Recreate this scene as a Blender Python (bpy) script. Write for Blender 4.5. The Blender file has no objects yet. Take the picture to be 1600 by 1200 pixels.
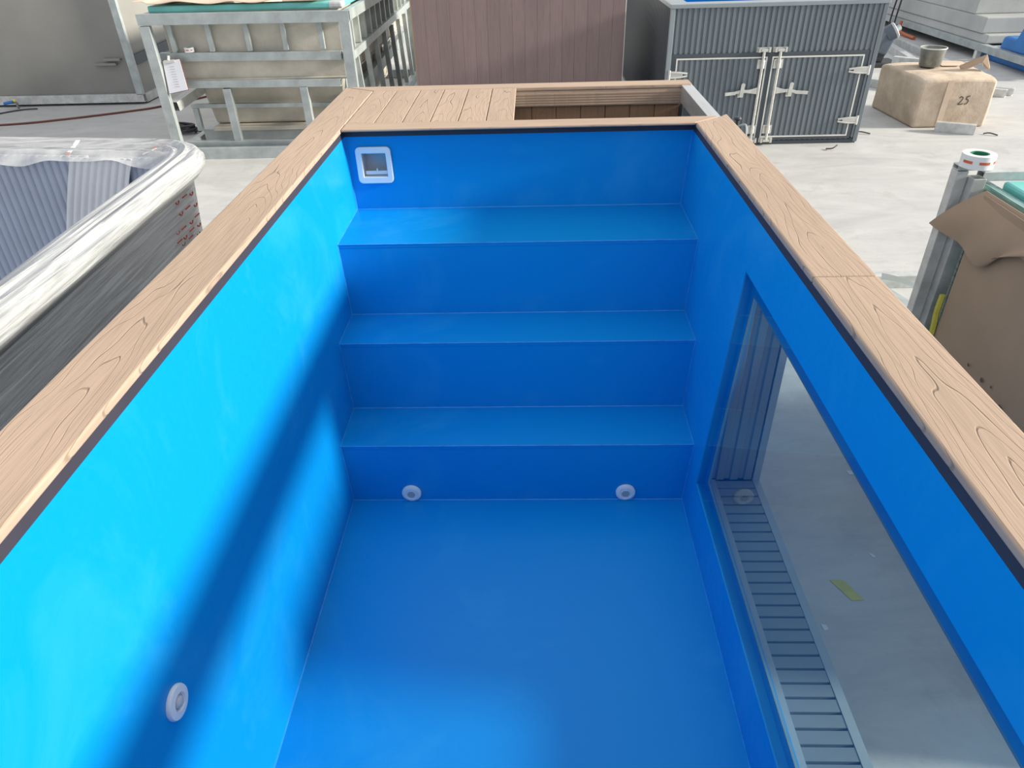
import bpy, bmesh, math, random
from mathutils import Vector, Matrix, noise
random.seed(7)
scene = bpy.context.scene
col = scene.collection
V = Vector

# ---------------------------------------------------------------- camera
cam_data = bpy.data.cameras.new('camera')
cam = bpy.data.objects.new('camera', cam_data)
col.objects.link(cam)
cam_data.sensor_width = 36.0
cam_data.lens = 36.0 * 1104.566 / 1600.0
cam_data.clip_start = 0.02
yaw, pitch, roll = -0.0398282, 0.5953685, -0.0313991
fw = V((math.sin(yaw) * math.cos(pitch), math.cos(yaw) * math.cos(pitch), -math.sin(pitch)))
rt = V((math.cos(yaw), -math.sin(yaw), 0))
up = rt.cross(fw)
r2 = rt * math.cos(roll) + up * math.sin(roll)
u2 = -rt * math.sin(roll) + up * math.cos(roll)
m = Matrix((r2, u2, -fw)).transposed().to_4x4()
m.translation = V((0.62767, -2.38878, 0.62319))
cam.matrix_world = m
scene.camera = cam

# ---------------------------------------------------------------- light
world = bpy.data.worlds.new('hall_daylight')
scene.world = world
world.use_nodes = True
bg = world.node_tree.nodes['Background']
bg.inputs['Color'].default_value = (0.94, 0.965, 1.0, 1)
bg.inputs['Strength'].default_value = 0.87
sun_data = bpy.data.lights.new('low_sun', 'SUN')
sun_data.energy = 7.6
sun_data.color = (1.0, 0.94, 0.79)
sun_data.angle = math.radians(7.0)
sun = bpy.data.objects.new('low_sun', sun_data)
col.objects.link(sun)
sun.rotation_euler = V((-1.0, 0.075, -0.345)).to_track_quat('-Z', 'Y').to_euler()
sun.location = (6, -1, 4)
scene.view_settings.view_transform = 'Standard'
scene.view_settings.look = 'None'
scene.view_settings.exposure = 0.0
scene.view_settings.gamma = 1.0
scene.view_settings.use_curve_mapping = False

FLOOR = -1.10

# ---------------------------------------------------------------- materials
def new_mat(name):
    mt = bpy.data.materials.new(name)
    mt.use_nodes = True
    nt = mt.node_tree
    return mt, nt, nt.nodes['Principled BSDF']

def N(nt, typ, **kw):
    n = nt.nodes.new(typ)
    for k, v in kw.items():
        if k.startswith('i_'):
            n.inputs[k[2:].replace('_', ' ')].default_value = v
        else:
            setattr(n, k, v)
    return n

def coords(nt, scale=(1, 1, 1), space='Object', rand=False):
    tc = N(nt, 'ShaderNodeTexCoord')
    mp = N(nt, 'ShaderNodeMapping')
    mp.inputs['Scale'].default_value = scale
    nt.links.new(tc.outputs[space], mp.inputs['Vector'])
    if rand:
        oi = N(nt, 'ShaderNodeObjectInfo')
        ml = N(nt, 'ShaderNodeMath', operation='MULTIPLY')
        ml.inputs[1].default_value = 37.0
        nt.links.new(oi.outputs['Random'], ml.inputs[0])
        cb = N(nt, 'ShaderNodeCombineXYZ')
        for i in range(3):
            nt.links.new(ml.outputs[0], cb.inputs[i])
        nt.links.new(cb.outputs[0], mp.inputs['Location'])
    return mp.outputs[0]

def ramp(nt, fac, stops):
    r = N(nt, 'ShaderNodeValToRGB')
    el = r.color_ramp.elements
    while len(el) < len(stops):
        el.new(0.5)
    for e, (p, c) in zip(el, stops):
        e.position = p
        e.color = (c, c, c, 1) if isinstance(c, (int, float)) else (*c, 1)
    nt.links.new(fac, r.inputs[0])
    return r.outputs[0]

def noise_tex(nt, vec, scale, detail=4, rough=0.55, dist=0.0):
    n = N(nt, 'ShaderNodeTexNoise')
    n.inputs['Scale'].default_value = scale
    n.inputs['Detail'].default_value = detail
    n.inputs['Roughness'].default_value = rough
    n.inputs['Distortion'].default_value = dist
    nt.links.new(vec, n.inputs['Vector'])
    return n.outputs[0]

def bump(nt, h, bsdf, strength=0.3, dist=0.01):
    b = N(nt, 'ShaderNodeBump')
    b.inputs['Strength'].default_value = strength
    b.inputs['Distance'].default_value = dist
    nt.links.new(h, b.inputs['Height'])
    nt.links.new(b.outputs[0], bsdf.inputs['Normal'])

def mix(nt, fac, a, b, mode='MIX'):
    mx = N(nt, 'ShaderNodeMix', data_type='RGBA', blend_type=mode)
    if isinstance(fac, (int, float)):
        mx.inputs[0].default_value = fac
    else:
        nt.links.new(fac, mx.inputs[0])
    for sock, v in ((6, a), (7, b)):
        if isinstance(v, tuple):
            mx.inputs[sock].default_value = (*v, 1)
        else:
            nt.links.new(v, mx.inputs[sock])
    return mx.outputs[2]

def simple(name, c, rough=0.5, metal=0.0, vary=0.12, scale=6.0, stretch=(1, 1, 1), bmp=0.0, bscale=None, spec=0.5):
    mt, nt, b = new_mat(name)
    v = coords(nt, stretch)
    f = noise_tex(nt, v, scale, 5, 0.6)
    lo = tuple(x * (1 - vary) for x in c)
    hi = tuple(min(1, x * (1 + vary)) for x in c)
    nt.links.new(ramp(nt, f, [(0.3, lo), (0.7, hi)]), b.inputs['Base Color'])
    b.inputs['Roughness'].default_value = rough
    b.inputs['Metallic'].default_value = metal
    b.inputs['Specular IOR Level'].default_value = spec
    if bmp:
        g = noise_tex(nt, v, bscale or scale * 6, 3, 0.6)
        bump(nt, g, b, bmp, 0.004)
    return mt

M = {}
# blue pool paint with a faint rubbed, dusty bloom
def pool_paint():
    mt, nt, b = new_mat('pool_blue')
    v = coords(nt)
    f = noise_tex(nt, v, 2.4, 6, 0.62, 1.2)
    g = noise_tex(nt, coords(nt, (1, 5, 5)), 14, 4, 0.6)
    d = ramp(nt, f, [(0.52, 0.0), (0.78, 0.30)])
    base = mix(nt, d, (0.0022, 0.262, 0.67), (0.06, 0.40, 0.72))
    nt.links.new(base, b.inputs['Base Color'])
    nt.links.new(ramp(nt, g, [(0.3, 0.30), (0.7, 0.42)]), b.inputs['Roughness'])
    b.inputs['Specular IOR Level'].default_value = 0.24
    bump(nt, noise_tex(nt, v, 160, 3, 0.6), b, 0.12, 0.002)
    return mt
M['pool'] = pool_paint()
M['weld'] = simple('weld_blue', (0.03, 0.28, 0.70), 0.35, vary=0.2, scale=30)

# embossed composite decking: cathedral grain grooves along one axis
def wood(name, axis, base=(0.47, 0.345, 0.262), grooves=1.0, across=None):
    mt, nt, b = new_mat(name)
    tc = N(nt, 'ShaderNodeTexCoord')
    oi = N(nt, 'ShaderNodeObjectInfo')
    sep = N(nt, 'ShaderNodeSeparateXYZ')
    nt.links.new(tc.outputs['Object'], sep.inputs[0])
    L = sep.outputs[{'X': 0, 'Y': 1, 'Z': 2}[axis]]
    A = sep.outputs[{'X': 1, 'Y': 0, 'Z': 0}[axis]]
    def mth(op, a, c=None):
        n = N(nt, 'ShaderNodeMath', operation=op)
        for i, x in enumerate((a, c)):
            if x is None:
                continue
            if isinstance(x, (int, float)):
                n.inputs[i].default_value = x
            else:
                nt.links.new(x, n.inputs[i])
        return n.outputs[0]
    rnd = mth('MULTIPLY', oi.outputs['Random'], 53.0)
    def vec(lx, ax):
        cb = N(nt, 'ShaderNodeCombineXYZ')
        nt.links.new(mth('ADD', mth('MULTIPLY', L, lx), rnd), cb.inputs[0])
        nt.links.new(mth('MULTIPLY', A, ax), cb.inputs[1])
        nt.links.new(rnd, cb.inputs[2])
        return cb.outputs[0]
    n1 = noise_tex(nt, vec(2.6, 11.0), 1.0, 2, 0.5)
    a0 = mth('ADD', A, mth('MULTIPLY', mth('SUBTRACT', noise_tex(nt, vec(2.0, 0.0), 1.0, 1, 0.5), 0.5), 0.10))
    par = mth('MULTIPLY', mth('POWER', mth('ABSOLUTE', a0), 1.5), 270.0)
    f = mth('ADD', mth('ADD', mth('MULTIPLY', L, 5.2), par), mth('MULTIPLY', n1, 6.5))
    fr = mth('FRACT', f)
    dist = mth('ABSOLUTE', mth('SUBTRACT', fr, 0.5))
    line = ramp(nt, dist, [(0.0, 0.9), (0.028, 0.6), (0.055, 0.0)])
    gate = ramp(nt, noise_tex(nt, vec(6.0, 14.0), 1.0, 2, 0.5), [(0.30, 0.0), (0.42, 1.0)])
    line = mth('MULTIPLY', line, gate)
    fine = noise_tex(nt, vec(7.0, 330.0), 1.0, 3, 0.6)
    fine2 = noise_tex(nt, vec(2.5, 90.0), 1.0, 3, 0.6)
    tone = noise_tex(nt, vec(1.2, 5.0), 1.0, 3, 0.5)
    c1 = ramp(nt, tone, [(0.3, tuple(x * 0.90 for x in base)), (0.7, tuple(x * 1.10 for x in base))])
    c2 = mix(nt, ramp(nt, fine, [(0.45, 0.0), (0.65, 0.38)]), c1, tuple(x * 0.55 for x in base))
    c3 = mix(nt, ramp(nt, fine2, [(0.5, 0.0), (0.75, 0.3)]), c2, tuple(min(1, x * 1.25) for x in base))
    c4 = mix(nt, mth('MULTIPLY', line, 0.60 * grooves), c3, tuple(x * 0.30 for x in base))  # groove lines: slight grain colour plus their shade painted in
    nt.links.new(c4, b.inputs['Base Color'])
    b.inputs['Roughness'].default_value = 0.62
    b.inputs['Specular IOR Level'].default_value = 0.3
    h = mth('SUBTRACT', mth('MULTIPLY', fine, 0.22), mth('MULTIPLY', line, 1.0 * grooves))
    bump(nt, h, b, 0.5, 0.003)
    return mt
M['wood_y'] = wood('decking_along', 'Y')
M['wood_x'] = wood('decking_across', 'X', grooves=0.25)
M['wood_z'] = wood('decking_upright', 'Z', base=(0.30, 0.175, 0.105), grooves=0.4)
M['brown_z'] = wood('brown_cladding', 'Z', base=(0.245, 0.180, 0.178), grooves=0.04)
M['brown_dark'] = simple('brown_backing', (0.11, 0.08, 0.075), 0.7)
M['rubber'] = simple('dark_trim', (0.035, 0.032, 0.045), 0.6)
M['alu'] = simple('raw_aluminium', (0.60, 0.61, 0.62), 0.38, 0.65, 0.12, 20, (1, 0.15, 1))
M['galv'] = simple('galvanised_steel', (0.42, 0.465, 0.475), 0.42, 0.35, 0.18, 9)
M['galv_light'] = simple('pale_galvanised_steel', (0.55, 0.56, 0.56), 0.45, 0.3, 0.2, 14, bmp=0.1)
M['tube_dark'] = simple('tube_inside', (0.03, 0.032, 0.04), 0.7)
M['frp'] = simple('raw_fibreglass', (0.53, 0.495, 0.43), 0.55, vary=0.22, scale=3.2, bmp=0.25, bscale=60)
M['frp_grey'] = simple('grey_fibreglass', (0.25, 0.247, 0.235), 0.40, vary=0.10, scale=1.4, bmp=0.12, bscale=40)
M['frp_white'] = simple('white_fibreglass', (0.40, 0.41, 0.405), 0.45, vary=0.14, scale=2.2, bmp=0.15, bscale=40)
M['teal'] = simple('teal_gelcoat', (0.17, 0.56, 0.54), 0.3, vary=0.12, scale=4)
M['card'] = simple('cardboard', (0.37, 0.265, 0.19), 0.8, vary=0.09, scale=3, bmp=0.1)
M['card_light'] = simple('pale_cardboard', (0.60, 0.47, 0.37), 0.8, vary=0.10, scale=4, bmp=0.1)
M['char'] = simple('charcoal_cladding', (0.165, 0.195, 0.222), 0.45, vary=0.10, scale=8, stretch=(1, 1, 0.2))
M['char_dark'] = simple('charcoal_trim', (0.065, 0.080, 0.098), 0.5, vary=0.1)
M['char_shaded'] = simple('shaded_side_cladding', (0.040, 0.046, 0.060), 0.5, vary=0.1)  # charcoal darkened: shade of the cabinet's left side put into the colour
M['char_trim'] = simple('grey_trim', (0.27, 0.31, 0.34), 0.42, vary=0.08)
M['seal'] = simple('white_seal', (0.72, 0.72, 0.69), 0.5, vary=0.05)
M['inox'] = simple('stainless_fitting', (0.70, 0.69, 0.66), 0.28, 0.75, 0.12, 25)
M['white'] = simple('white_plastic', (0.80, 0.82, 0.84), 0.35, vary=0.03)
M['offwhite'] = simple('grey_white_plastic', (0.52, 0.53, 0.56), 0.4, vary=0.05)
M['grille_dark'] = simple('grille_slot', (0.12, 0.15, 0.18), 0.6)
M['black'] = simple('black_plastic', (0.03, 0.035, 0.042), 0.45)
M['machine'] = simple('machine_slate', (0.10, 0.125, 0.16), 0.4)
M['paper'] = simple('white_paper', (0.72, 0.73, 0.80), 0.8, vary=0.03)
M['red'] = simple('red_print', (0.62, 0.13, 0.07), 0.6, vary=0.2)
M['orange'] = simple('orange_bracket', (0.50, 0.12, 0.05), 0.55)
M['green'] = simple('green_core', (0.03, 0.22, 0.12), 0.5)
M['yellow'] = simple('yellow_tape', (0.55, 0.50, 0.07), 0.6, vary=0.12, scale=20)
M['bluepipe'] = simple('blue_plastic', (0.02, 0.17, 0.50), 0.4)
M['hose'] = simple('red_brown_hose', (0.16, 0.045, 0.035), 0.55)
M['cable'] = simple('dark_cable', (0.05, 0.05, 0.055), 0.5)
M['gasket'] = simple('grey_sealant', (0.16, 0.26, 0.33), 0.4)
M['pencil'] = simple('pencil_mark', (0.10, 0.08, 0.07), 0.7)
M['zinc'] = simple('dull_zinc', (0.22, 0.23, 0.22), 0.38, 0.5, 0.35, 10)

def film(name, stretch, c=(0.70, 0.71, 0.725), rough=0.28, dark=0.30, fscale=60.0):
    mt, nt, b = new_mat(name)
    v = coords(nt, stretch)
    f = noise_tex(nt, v, fscale, 5, 0.65, 0.4)
    f2 = noise_tex(nt, v, fscale * 0.3, 4, 0.6, 0.3)
    c1 = ramp(nt, f, [(0.34, tuple(x * (1 - dark) for x in c)), (0.62, c)])
    nt.links.new(c1, b.inputs['Base Color'])
    b.inputs['Roughness'].default_value = rough
    a = N(nt, 'ShaderNodeMath', operation='ADD')
    nt.links.new(f, a.inputs[0]); nt.links.new(f2, a.inputs[1])
    bump(nt, a.outputs[0], b, 0.55, 0.006)
    return mt
M['film_rim'] = film('stretched_film_rim', (1, 0.02, 1), c=(0.52, 0.535, 0.56), dark=0.5, fscale=130)
M['film_rim_far'] = film('stretched_film_far_rim', (0.02, 1, 1), c=(0.54, 0.55, 0.57), dark=0.5, fscale=130)
M['film_wall'] = film('stretched_film_wall', (1, 0.015, 1.0), c=(0.90, 0.91, 0.92), rough=0.3, dark=0.45, fscale=110)
M['foam'] = simple('foam_sheet', (0.37, 0.42, 0.53), 0.5, vary=0.07, scale=5)
M['foam_pale'] = simple('pale_foam_sheet', (0.66, 0.68, 0.72), 0.5, vary=0.06, scale=5)

def clear_film():
    mt, nt, b = new_mat('clear_film')
    b.inputs['Base Color'].default_value = (0.72, 0.73, 0.75, 1)
    b.inputs['Roughness'].default_value = 0.2
    tr = N(nt, 'ShaderNodeBsdfTransparent')
    ms = N(nt, 'ShaderNodeMixShader')
    f = noise_tex(nt, coords(nt), 9, 4, 0.6)
    nt.links.new(ramp(nt, f, [(0.3, 0.35), (0.7, 0.8)]), ms.inputs[0])
    out = nt.nodes['Material Output']
    nt.links.new(tr.outputs[0], ms.inputs[1]); nt.links.new(b.outputs[0], ms.inputs[2])
    nt.links.new(ms.outputs[0], out.inputs[0])
    return mt
M['clear_film'] = clear_film()

def glass(name, tint, refl=1.0):
    mt, nt, b = new_mat(name)
    nt.nodes.remove(b)
    tr = N(nt, 'ShaderNodeBsdfTransparent'); tr.inputs[0].default_value = (*tint, 1)
    gl = N(nt, 'ShaderNodeBsdfGlossy'); gl.inputs['Roughness'].default_value = 0.015
    gl.inputs['Color'].default_value = (refl, refl, refl, 1)
    lw = N(nt, 'ShaderNodeLayerWeight')
    p5 = N(nt, 'ShaderNodeMath', operation='POWER'); p5.inputs[1].default_value = 5.0
    ma = N(nt, 'ShaderNodeMath', operation='MULTIPLY_ADD'); ma.inputs[1].default_value = 0.92; ma.inputs[2].default_value = 0.09
    nt.links.new(lw.outputs['Facing'], p5.inputs[0]); nt.links.new(p5.outputs[0], ma.inputs[0])
    ms = N(nt, 'ShaderNodeMixShader')
    nt.links.new(ma.outputs[0], ms.inputs[0])
    nt.links.new(tr.outputs[0], ms.inputs[1]); nt.links.new(gl.outputs[0], ms.inputs[2])
    nt.links.new(ms.outputs[0], nt.nodes['Material Output'].inputs[0])
    return mt
M['glass'] = glass('window_glass', (0.54, 0.68, 0.73))
M['glass_edge'] = simple('green_glass_edge', (0.20, 0.36, 0.34), 0.15, vary=0.5, scale=30, stretch=(6, 0.3, 6))

def concrete():
    mt, nt, b = new_mat('concrete_floor')
    v = coords(nt)
    a = noise_tex(nt, coords(nt, (0.8, 2.2, 1)), 1.9, 9, 0.72, 0.9)
    s = noise_tex(nt, v, 26, 5, 0.7)
    d = noise_tex(nt, v, 3.1, 6, 0.7, 0.5)
    c1 = ramp(nt, a, [(0.28, (0.43, 0.425, 0.42)), (0.52, (0.52, 0.515, 0.51)), (0.74, (0.60, 0.595, 0.59))])
    c2 = mix(nt, ramp(nt, d, [(0.54, 0.0), (0.72, 0.42)]), c1, (0.33, 0.32, 0.315))
    c3 = mix(nt, ramp(nt, s, [(0.60, 0.0), (0.78, 0.30)]), c2, (0.28, 0.27, 0.26))
    nt.links.new(c3, b.inputs['Base Color'])
    nt.links.new(ramp(nt, a, [(0.3, 0.45), (0.7, 0.65)]), b.inputs['Roughness'])
    b.inputs['Specular IOR Level'].default_value = 0.35
    bump(nt, s, b, 0.15, 0.004)
    return mt
M['concrete'] = concrete()

def burlap():
    mt, nt, b = new_mat('woven_wrapping')
    v = coords(nt)
    w = N(nt, 'ShaderNodeTexWave', wave_type='BANDS', bands_direction='Z')
    w.inputs['Scale'].default_value = 60; w.inputs['Distortion'].default_value = 3.0
    nt.links.new(v, w.inputs[0])
    f = noise_tex(nt, v, 5, 6, 0.65)
    c = ramp(nt, f, [(0.3, (0.46, 0.35, 0.26)), (0.55, (0.62, 0.50, 0.39)), (0.75, (0.72, 0.61, 0.50))])
    c = mix(nt, 0.08, c, w.outputs[0], 'MULTIPLY')
    nt.links.new(c, b.inputs['Base Color'])
    b.inputs['Roughness'].default_value = 0.85
    bump(nt, noise_tex(nt, v, 22, 4, 0.6), b, 0.35, 0.01)
    return mt
M['burlap'] = burlap()

# ---------------------------------------------------------------- mesh helpers
ORI = {}
def thing(name, label, cat, loc=(0, 0, 0), group=None):
    o = bpy.data.objects.new(name, None)
    o.empty_display_size = 0.1
    col.objects.link(o)
    o.location = loc
    ORI[o] = V(loc)
    o['label'] = label; o['category'] = cat
    if group:
        o['group'] = group
    return o

class MB:
    def __init__(self):
        self.v = []; self.f = []
    def add(self, vs, fs):
        k = len(self.v)
        self.v += [V(p) for p in vs]
        self.f += [tuple(i + k for i in f) for f in fs]
        return self
    def hexa(self, p):      # 8 points: bottom ring 0-3, top ring 4-7
        return self.add(p, [(0, 3, 2, 1), (4, 5, 6, 7), (0, 1, 5, 4), (1, 2, 6, 5), (2, 3, 7, 6), (3, 0, 4, 7)])
    def box(self, x0, x1, y0, y1, z0, z1):
        return self.hexa([(x0, y0, z0), (x1, y0, z0), (x1, y1, z0), (x0, y1, z0),
                          (x0, y0, z1), (x1, y0, z1), (x1, y1, z1), (x0, y1, z1)])
    def bar(self, p0, p1, w, h, upv=(0, 0, 1)):      # solid bar
        p0, p1 = V(p0), V(p1)
        d = (p1 - p0).normalized()
        s = d.cross(V(upv)).normalized()
        u = s.cross(d).normalized()
        r = [s * (a * w / 2) + u * (b * h / 2) for a, b in ((-1, -1), (1, -1), (1, 1), (-1, 1))]
        return self.add([p0 + q for q in r] + [p1 + q for q in r],
                        [(0, 1, 2, 3), (7, 6, 5, 4), (0, 4, 5, 1), (1, 5, 6, 2), (2, 6, 7, 3), (3, 7, 4, 0)])
    def rtube(self, p0, p1, w, h, t=0.004, upv=(0, 0, 1)):   # hollow rectangular tube
        p0, p1 = V(p0), V(p1)
        d = (p1 - p0).normalized()
        s = d.cross(V(upv)).normalized()
        u = s.cross(d).normalized()
        c = ((-1, -1), (1, -1), (1, 1), (-1, 1))
        ro = [s * (a * w / 2) + u * (b * h / 2) for a, b in c]
        ri = [s * (a * (w / 2 - t)) + u * (b * (h / 2 - t)) for a, b in c]
        vs = [p0 + q for q in ro] + [p1 + q for q in ro] + [p0 + q for q in ri] + [p1 + q for q in ri]
        fs = []
        for i in range(4):
            j = (i + 1) % 4
            fs += [(i, i + 4, j + 4, j), (i + 8, j + 8, j + 12, i + 12), (i, j, j + 8, i + 8), (i + 4, i + 12, j + 12, j + 4)]
        return self.add(vs, fs)
    def cyl(self, p0, p1, r, n=16, rb=None, cap=True):
        p0, p1 = V(p0), V(p1)
        d = (p1 - p0).normalized()
        a = d.orthogonal().normalized(); b = d.cross(a)
        rb = r if rb is None else rb
        vs = []
        for p, q in ((p0, r), (p1, rb)):
            vs += [p + (a * math.cos(2 * math.pi * i / n) + b * math.sin(2 * math.pi * i / n)) * q for i in range(n)]
        fs = [(i, (i + 1) % n, n + (i + 1) % n, n + i) for i in range(n)]
        if cap:
            fs += [tuple(range(n))[::-1], tuple(range(n, 2 * n))]
        return self.add(vs, fs)
    def tube(self, pts, r, n=8, sm=6):
        pts = [V(p) for p in pts]
        if sm > 1 and len(pts) > 2:
            q = []
            for i in range(len(pts) - 1):
                a = pts[max(i - 1, 0)]; b = pts[i]; c = pts[i + 1]; d = pts[min(i + 2, len(pts) - 1)]
                for k in range(sm):
                    t = k / sm
                    q.append(0.5 * (2 * b + (c - a) * t + (2 * a - 5 * b + 4 * c - d) * t * t + (3 * b - a - 3 * c + d) * t ** 3))
            pts = q + [pts[-1]]
        k0 = len(pts)
        vs = []; prev = None
        for i, p in enumerate(pts):
            d = (pts[min(i + 1, k0 - 1)] - pts[max(i - 1, 0)]).normalized()
            a = (prev - d * prev.dot(d)).normalized() if prev is not None and (prev - d * prev.dot(d)).length > 1e-6 else d.orthogonal().normalized()
            prev = a; b = d.cross(a)
            vs += [p + (a * math.cos(2 * math.pi * j / n) + b * math.sin(2 * math.pi * j / n)) * r for j in range(n)]
        fs = [(i * n + j, i * n + (j + 1) % n, (i + 1) * n + (j + 1) % n, (i + 1) * n + j) for i in range(k0 - 1) for j in range(n)]
        fs += [tuple(range(n))[::-1], tuple((k0 - 1) * n + j for j in range(n))]
        return self.add(vs, fs)
    def lathe(self, prof, c, ax=(0, 0, 1), n=28, closed=False):
        c = V(c); ax = V(ax).normalized()
        a = ax.orthogonal().normalized(); b = ax.cross(a)
        vs = []
        for r, h in prof:
            vs += [c + ax * h + (a * math.cos(2 * math.pi * i / n) + b * math.sin(2 * math.pi * i / n)) * r for i in range(n)]
        k = len(prof)
        fs = [(i * n + j, i * n + (j + 1) % n, ((i + 1) % k) * n + (j + 1) % n, ((i + 1) % k) * n + j)
              for i in range(k if closed else k - 1) for j in range(n)]
        if not closed:
            fs += [tuple(range(n))[::-1], tuple((k - 1) * n + j for j in range(n))]
        return self.add(vs, fs)
    def prism(self, poly, ext):
        poly = [V(p) for p in poly]; e = V(ext); n = len(poly)
        return self.add(poly + [p + e for p in poly],
                        [tuple(range(n))[::-1], tuple(range(n, 2 * n))] + [(i, (i + 1) % n, n + (i + 1) % n, n + i) for i in range(n)])
    def ring(self, outer, inner, ext):   # frame: two loops of equal length, extruded
        o = [V(p) for p in outer]; i_ = [V(p) for p in inner]; e = V(ext); n = len(o)
        vs = o + i_ + [p + e for p in o] + [p + e for p in i_]
        fs = []
        for a in range(n):
            b = (a + 1) % n
            fs += [(a, b, n + b, n + a), (2 * n + a, 3 * n + a, 3 * n + b, 2 * n + b), (a, 2 * n + a, 2 * n + b, b), (n + a, n + b, 3 * n + b, 3 * n + a)]
        return self.add(vs, fs)
    def grid(self, fn, nu, nv, thick=None):
        vs = [V(fn(i / nu, j / nv)) for i in range(nu + 1) for j in range(nv + 1)]
        q = [(i * (nv + 1) + j, (i + 1) * (nv + 1) + j, (i + 1) * (nv + 1) + j + 1, i * (nv + 1) + j + 1) for i in range(nu) for j in range(nv)]
        if thick is None:
            return self.add(vs, q)
        t = V(thick); k = len(vs)
        w = nv + 1
        rim = [(i * w, (i + 1) * w) for i in range(nu)] + [(nu * w + j, nu * w + j + 1) for j in range(nv)] + \
              [((i + 1) * w + nv, i * w + nv) for i in range(nu)][::-1] + [(j + 1, j) for j in range(nv)][::-1]
        fs = q + [tuple(a + k for a in f[::-1]) for f in q] + [(a, a + k, b + k, b) for a, b in rim]
        return self.add(vs + [p + t for p in vs], fs)
    def build(self, name, mat, parent=None, origin=None, smooth=False, bevel=0.0, seg=2, label=None):
        if origin is None:
            xs = [sum((p[i] for p in self.v)) / len(self.v) for i in range(3)]
            origin = V(xs) if parent is not None else V((xs[0], xs[1], min(p.z for p in self.v)))
        origin = V(origin)
        me = bpy.data.meshes.new(name)
        me.from_pydata([p - origin for p in self.v], [], self.f)
        bm = bmesh.new(); bm.from_mesh(me)
        bmesh.ops.recalc_face_normals(bm, faces=bm.faces)
        if smooth:
            for f in bm.faces:
                f.smooth = True
        bm.to_mesh(me); bm.free()
        if smooth:
            try:
                me.set_sharp_from_angle(angle=math.radians(40))
            except Exception:
                pass
        o = bpy.data.objects.new(name, me)
        col.objects.link(o)
        me.materials.append(M[mat] if isinstance(mat, str) else mat)
        ORI[o] = origin
        if parent is not None:
            o.parent = parent
            o.location = origin - ORI[parent]
        else:
            o.location = origin
        if bevel:
            md = o.modifiers.new('soft_edges', 'BEVEL')
            md.width = bevel; md.segments = seg; md.limit_method = 'ANGLE'; md.angle_limit = math.radians(40)
        if label:
            o['label'] = label
        return o

def tag(o, label, cat, group=None):
    o['label'] = label; o['category'] = cat
    if group:
        o['group'] = group
    return o

def copy_part(src, parent, shift):
    o = src.copy()
    col.objects.link(o)
    o.parent = parent
    ORI[o] = ORI[src] + V(shift)
    o.location = ORI[o] - ORI[parent]
    return o

def ribs(mb, u0, u1, pitch, depth, place, v0, v1):
    """Corrugated cladding: place(u, d, v) -> point; ribs stand proud by depth."""
    n = max(1, round((u1 - u0) / pitch)); p = (u1 - u0) / n
    prof = []
    for i in range(n):
        a = u0 + i * p
        prof += [(a, 0), (a + 0.30 * p, 0), (a + 0.40 * p, depth), (a + 0.90 * p, depth)]
    prof.append((u1, 0))
    back = [(u1, -0.012), (u0, -0.012)]
    loop = prof + back
    k = len(loop)
    vs = [place(u, d, v0) for u, d in loop] + [place(u, d, v1) for u, d in loop]
    fs = [(i, (i + 1) % k, k + (i + 1) % k, k + i) for i in range(k)]
    m_ = len(prof)
    # end caps as strips
    for o_ in (0, k):
        fs.append(tuple(o_ + i for i in (range(k) if o_ == 0 else reversed(range(k)))))
    return mb.add(vs, fs)

# ---------------------------------------------------------------- floor
f = MB(); f.box(-16, 16, -10, 22, FLOOR - 0.15, FLOOR)
fl = f.build('floor', 'concrete', origin=(0, 0, FLOOR))
fl['kind'] = 'structure'

# ================================================================= THE POOL
W = 1.15
TL, TR = 0.0333, 0.0563
ZF = -0.9704
YE = -2.48                                    # near inner end, behind the frame
pool = thing('swimming_pool', 'blue lined plunge pool with wooden coping, steps and a side window', 'pool', (0.57, -0.95, FLOOR))
lx = lambda z: -TL * z
rx = lambda z: W + TR * z
# left wall
MB().hexa([(lx(ZF - .02), YE, ZF - .02), (lx(ZF - .02), 0, ZF - .02), (-.05, 0, ZF - .02), (-.05, YE, ZF - .02),
           (0, YE, 0), (0, 0, 0), (-.05, 0, 0), (-.05, YE, 0)]).build('side_wall', 'pool', pool)
# right wall with the window opening and its recess
y0w, y1w, zb, zt = -2.26, -0.797, -0.82, -0.13
G = MB()
def rp(y, z, d=0.0):
    return (rx(z) + d, y, z)
zc = [ZF - .02, zb, zt, 0.0]; yc = [YE, y0w, y1w, 0.0]
vs = []; idx = {}
for d in (0, .024):
    for i, z in enumerate(zc):
        for j, y in enumerate(yc):
            idx[(d, i, j)] = len(vs); vs.append(rp(y, z, d))
fs = []
for d in (0, .024):
    for i in range(3):
        for j in range(3):
            if (i, j) != (1, 1):
                fs.append((idx[(d, i, j)], idx[(d, i, j + 1)], idx[(d, i + 1, j + 1)], idx[(d, i + 1, j)]))
for (a, b) in (((1, 1), (1, 2)), ((1, 2), (2, 2)), ((2, 2), (2, 1)), ((2, 1), (1, 1)),
               ((0, 0), (0, 3)), ((0, 3), (3, 3)), ((3, 3), (3, 0)), ((3, 0), (0, 0))):
    fs.append((idx[(0, *a)], idx[(0, *b)], idx[(.024, *b)], idx[(.024, *a)]))
G.add(vs, fs).build('side_wall', 'pool', pool)
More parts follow.
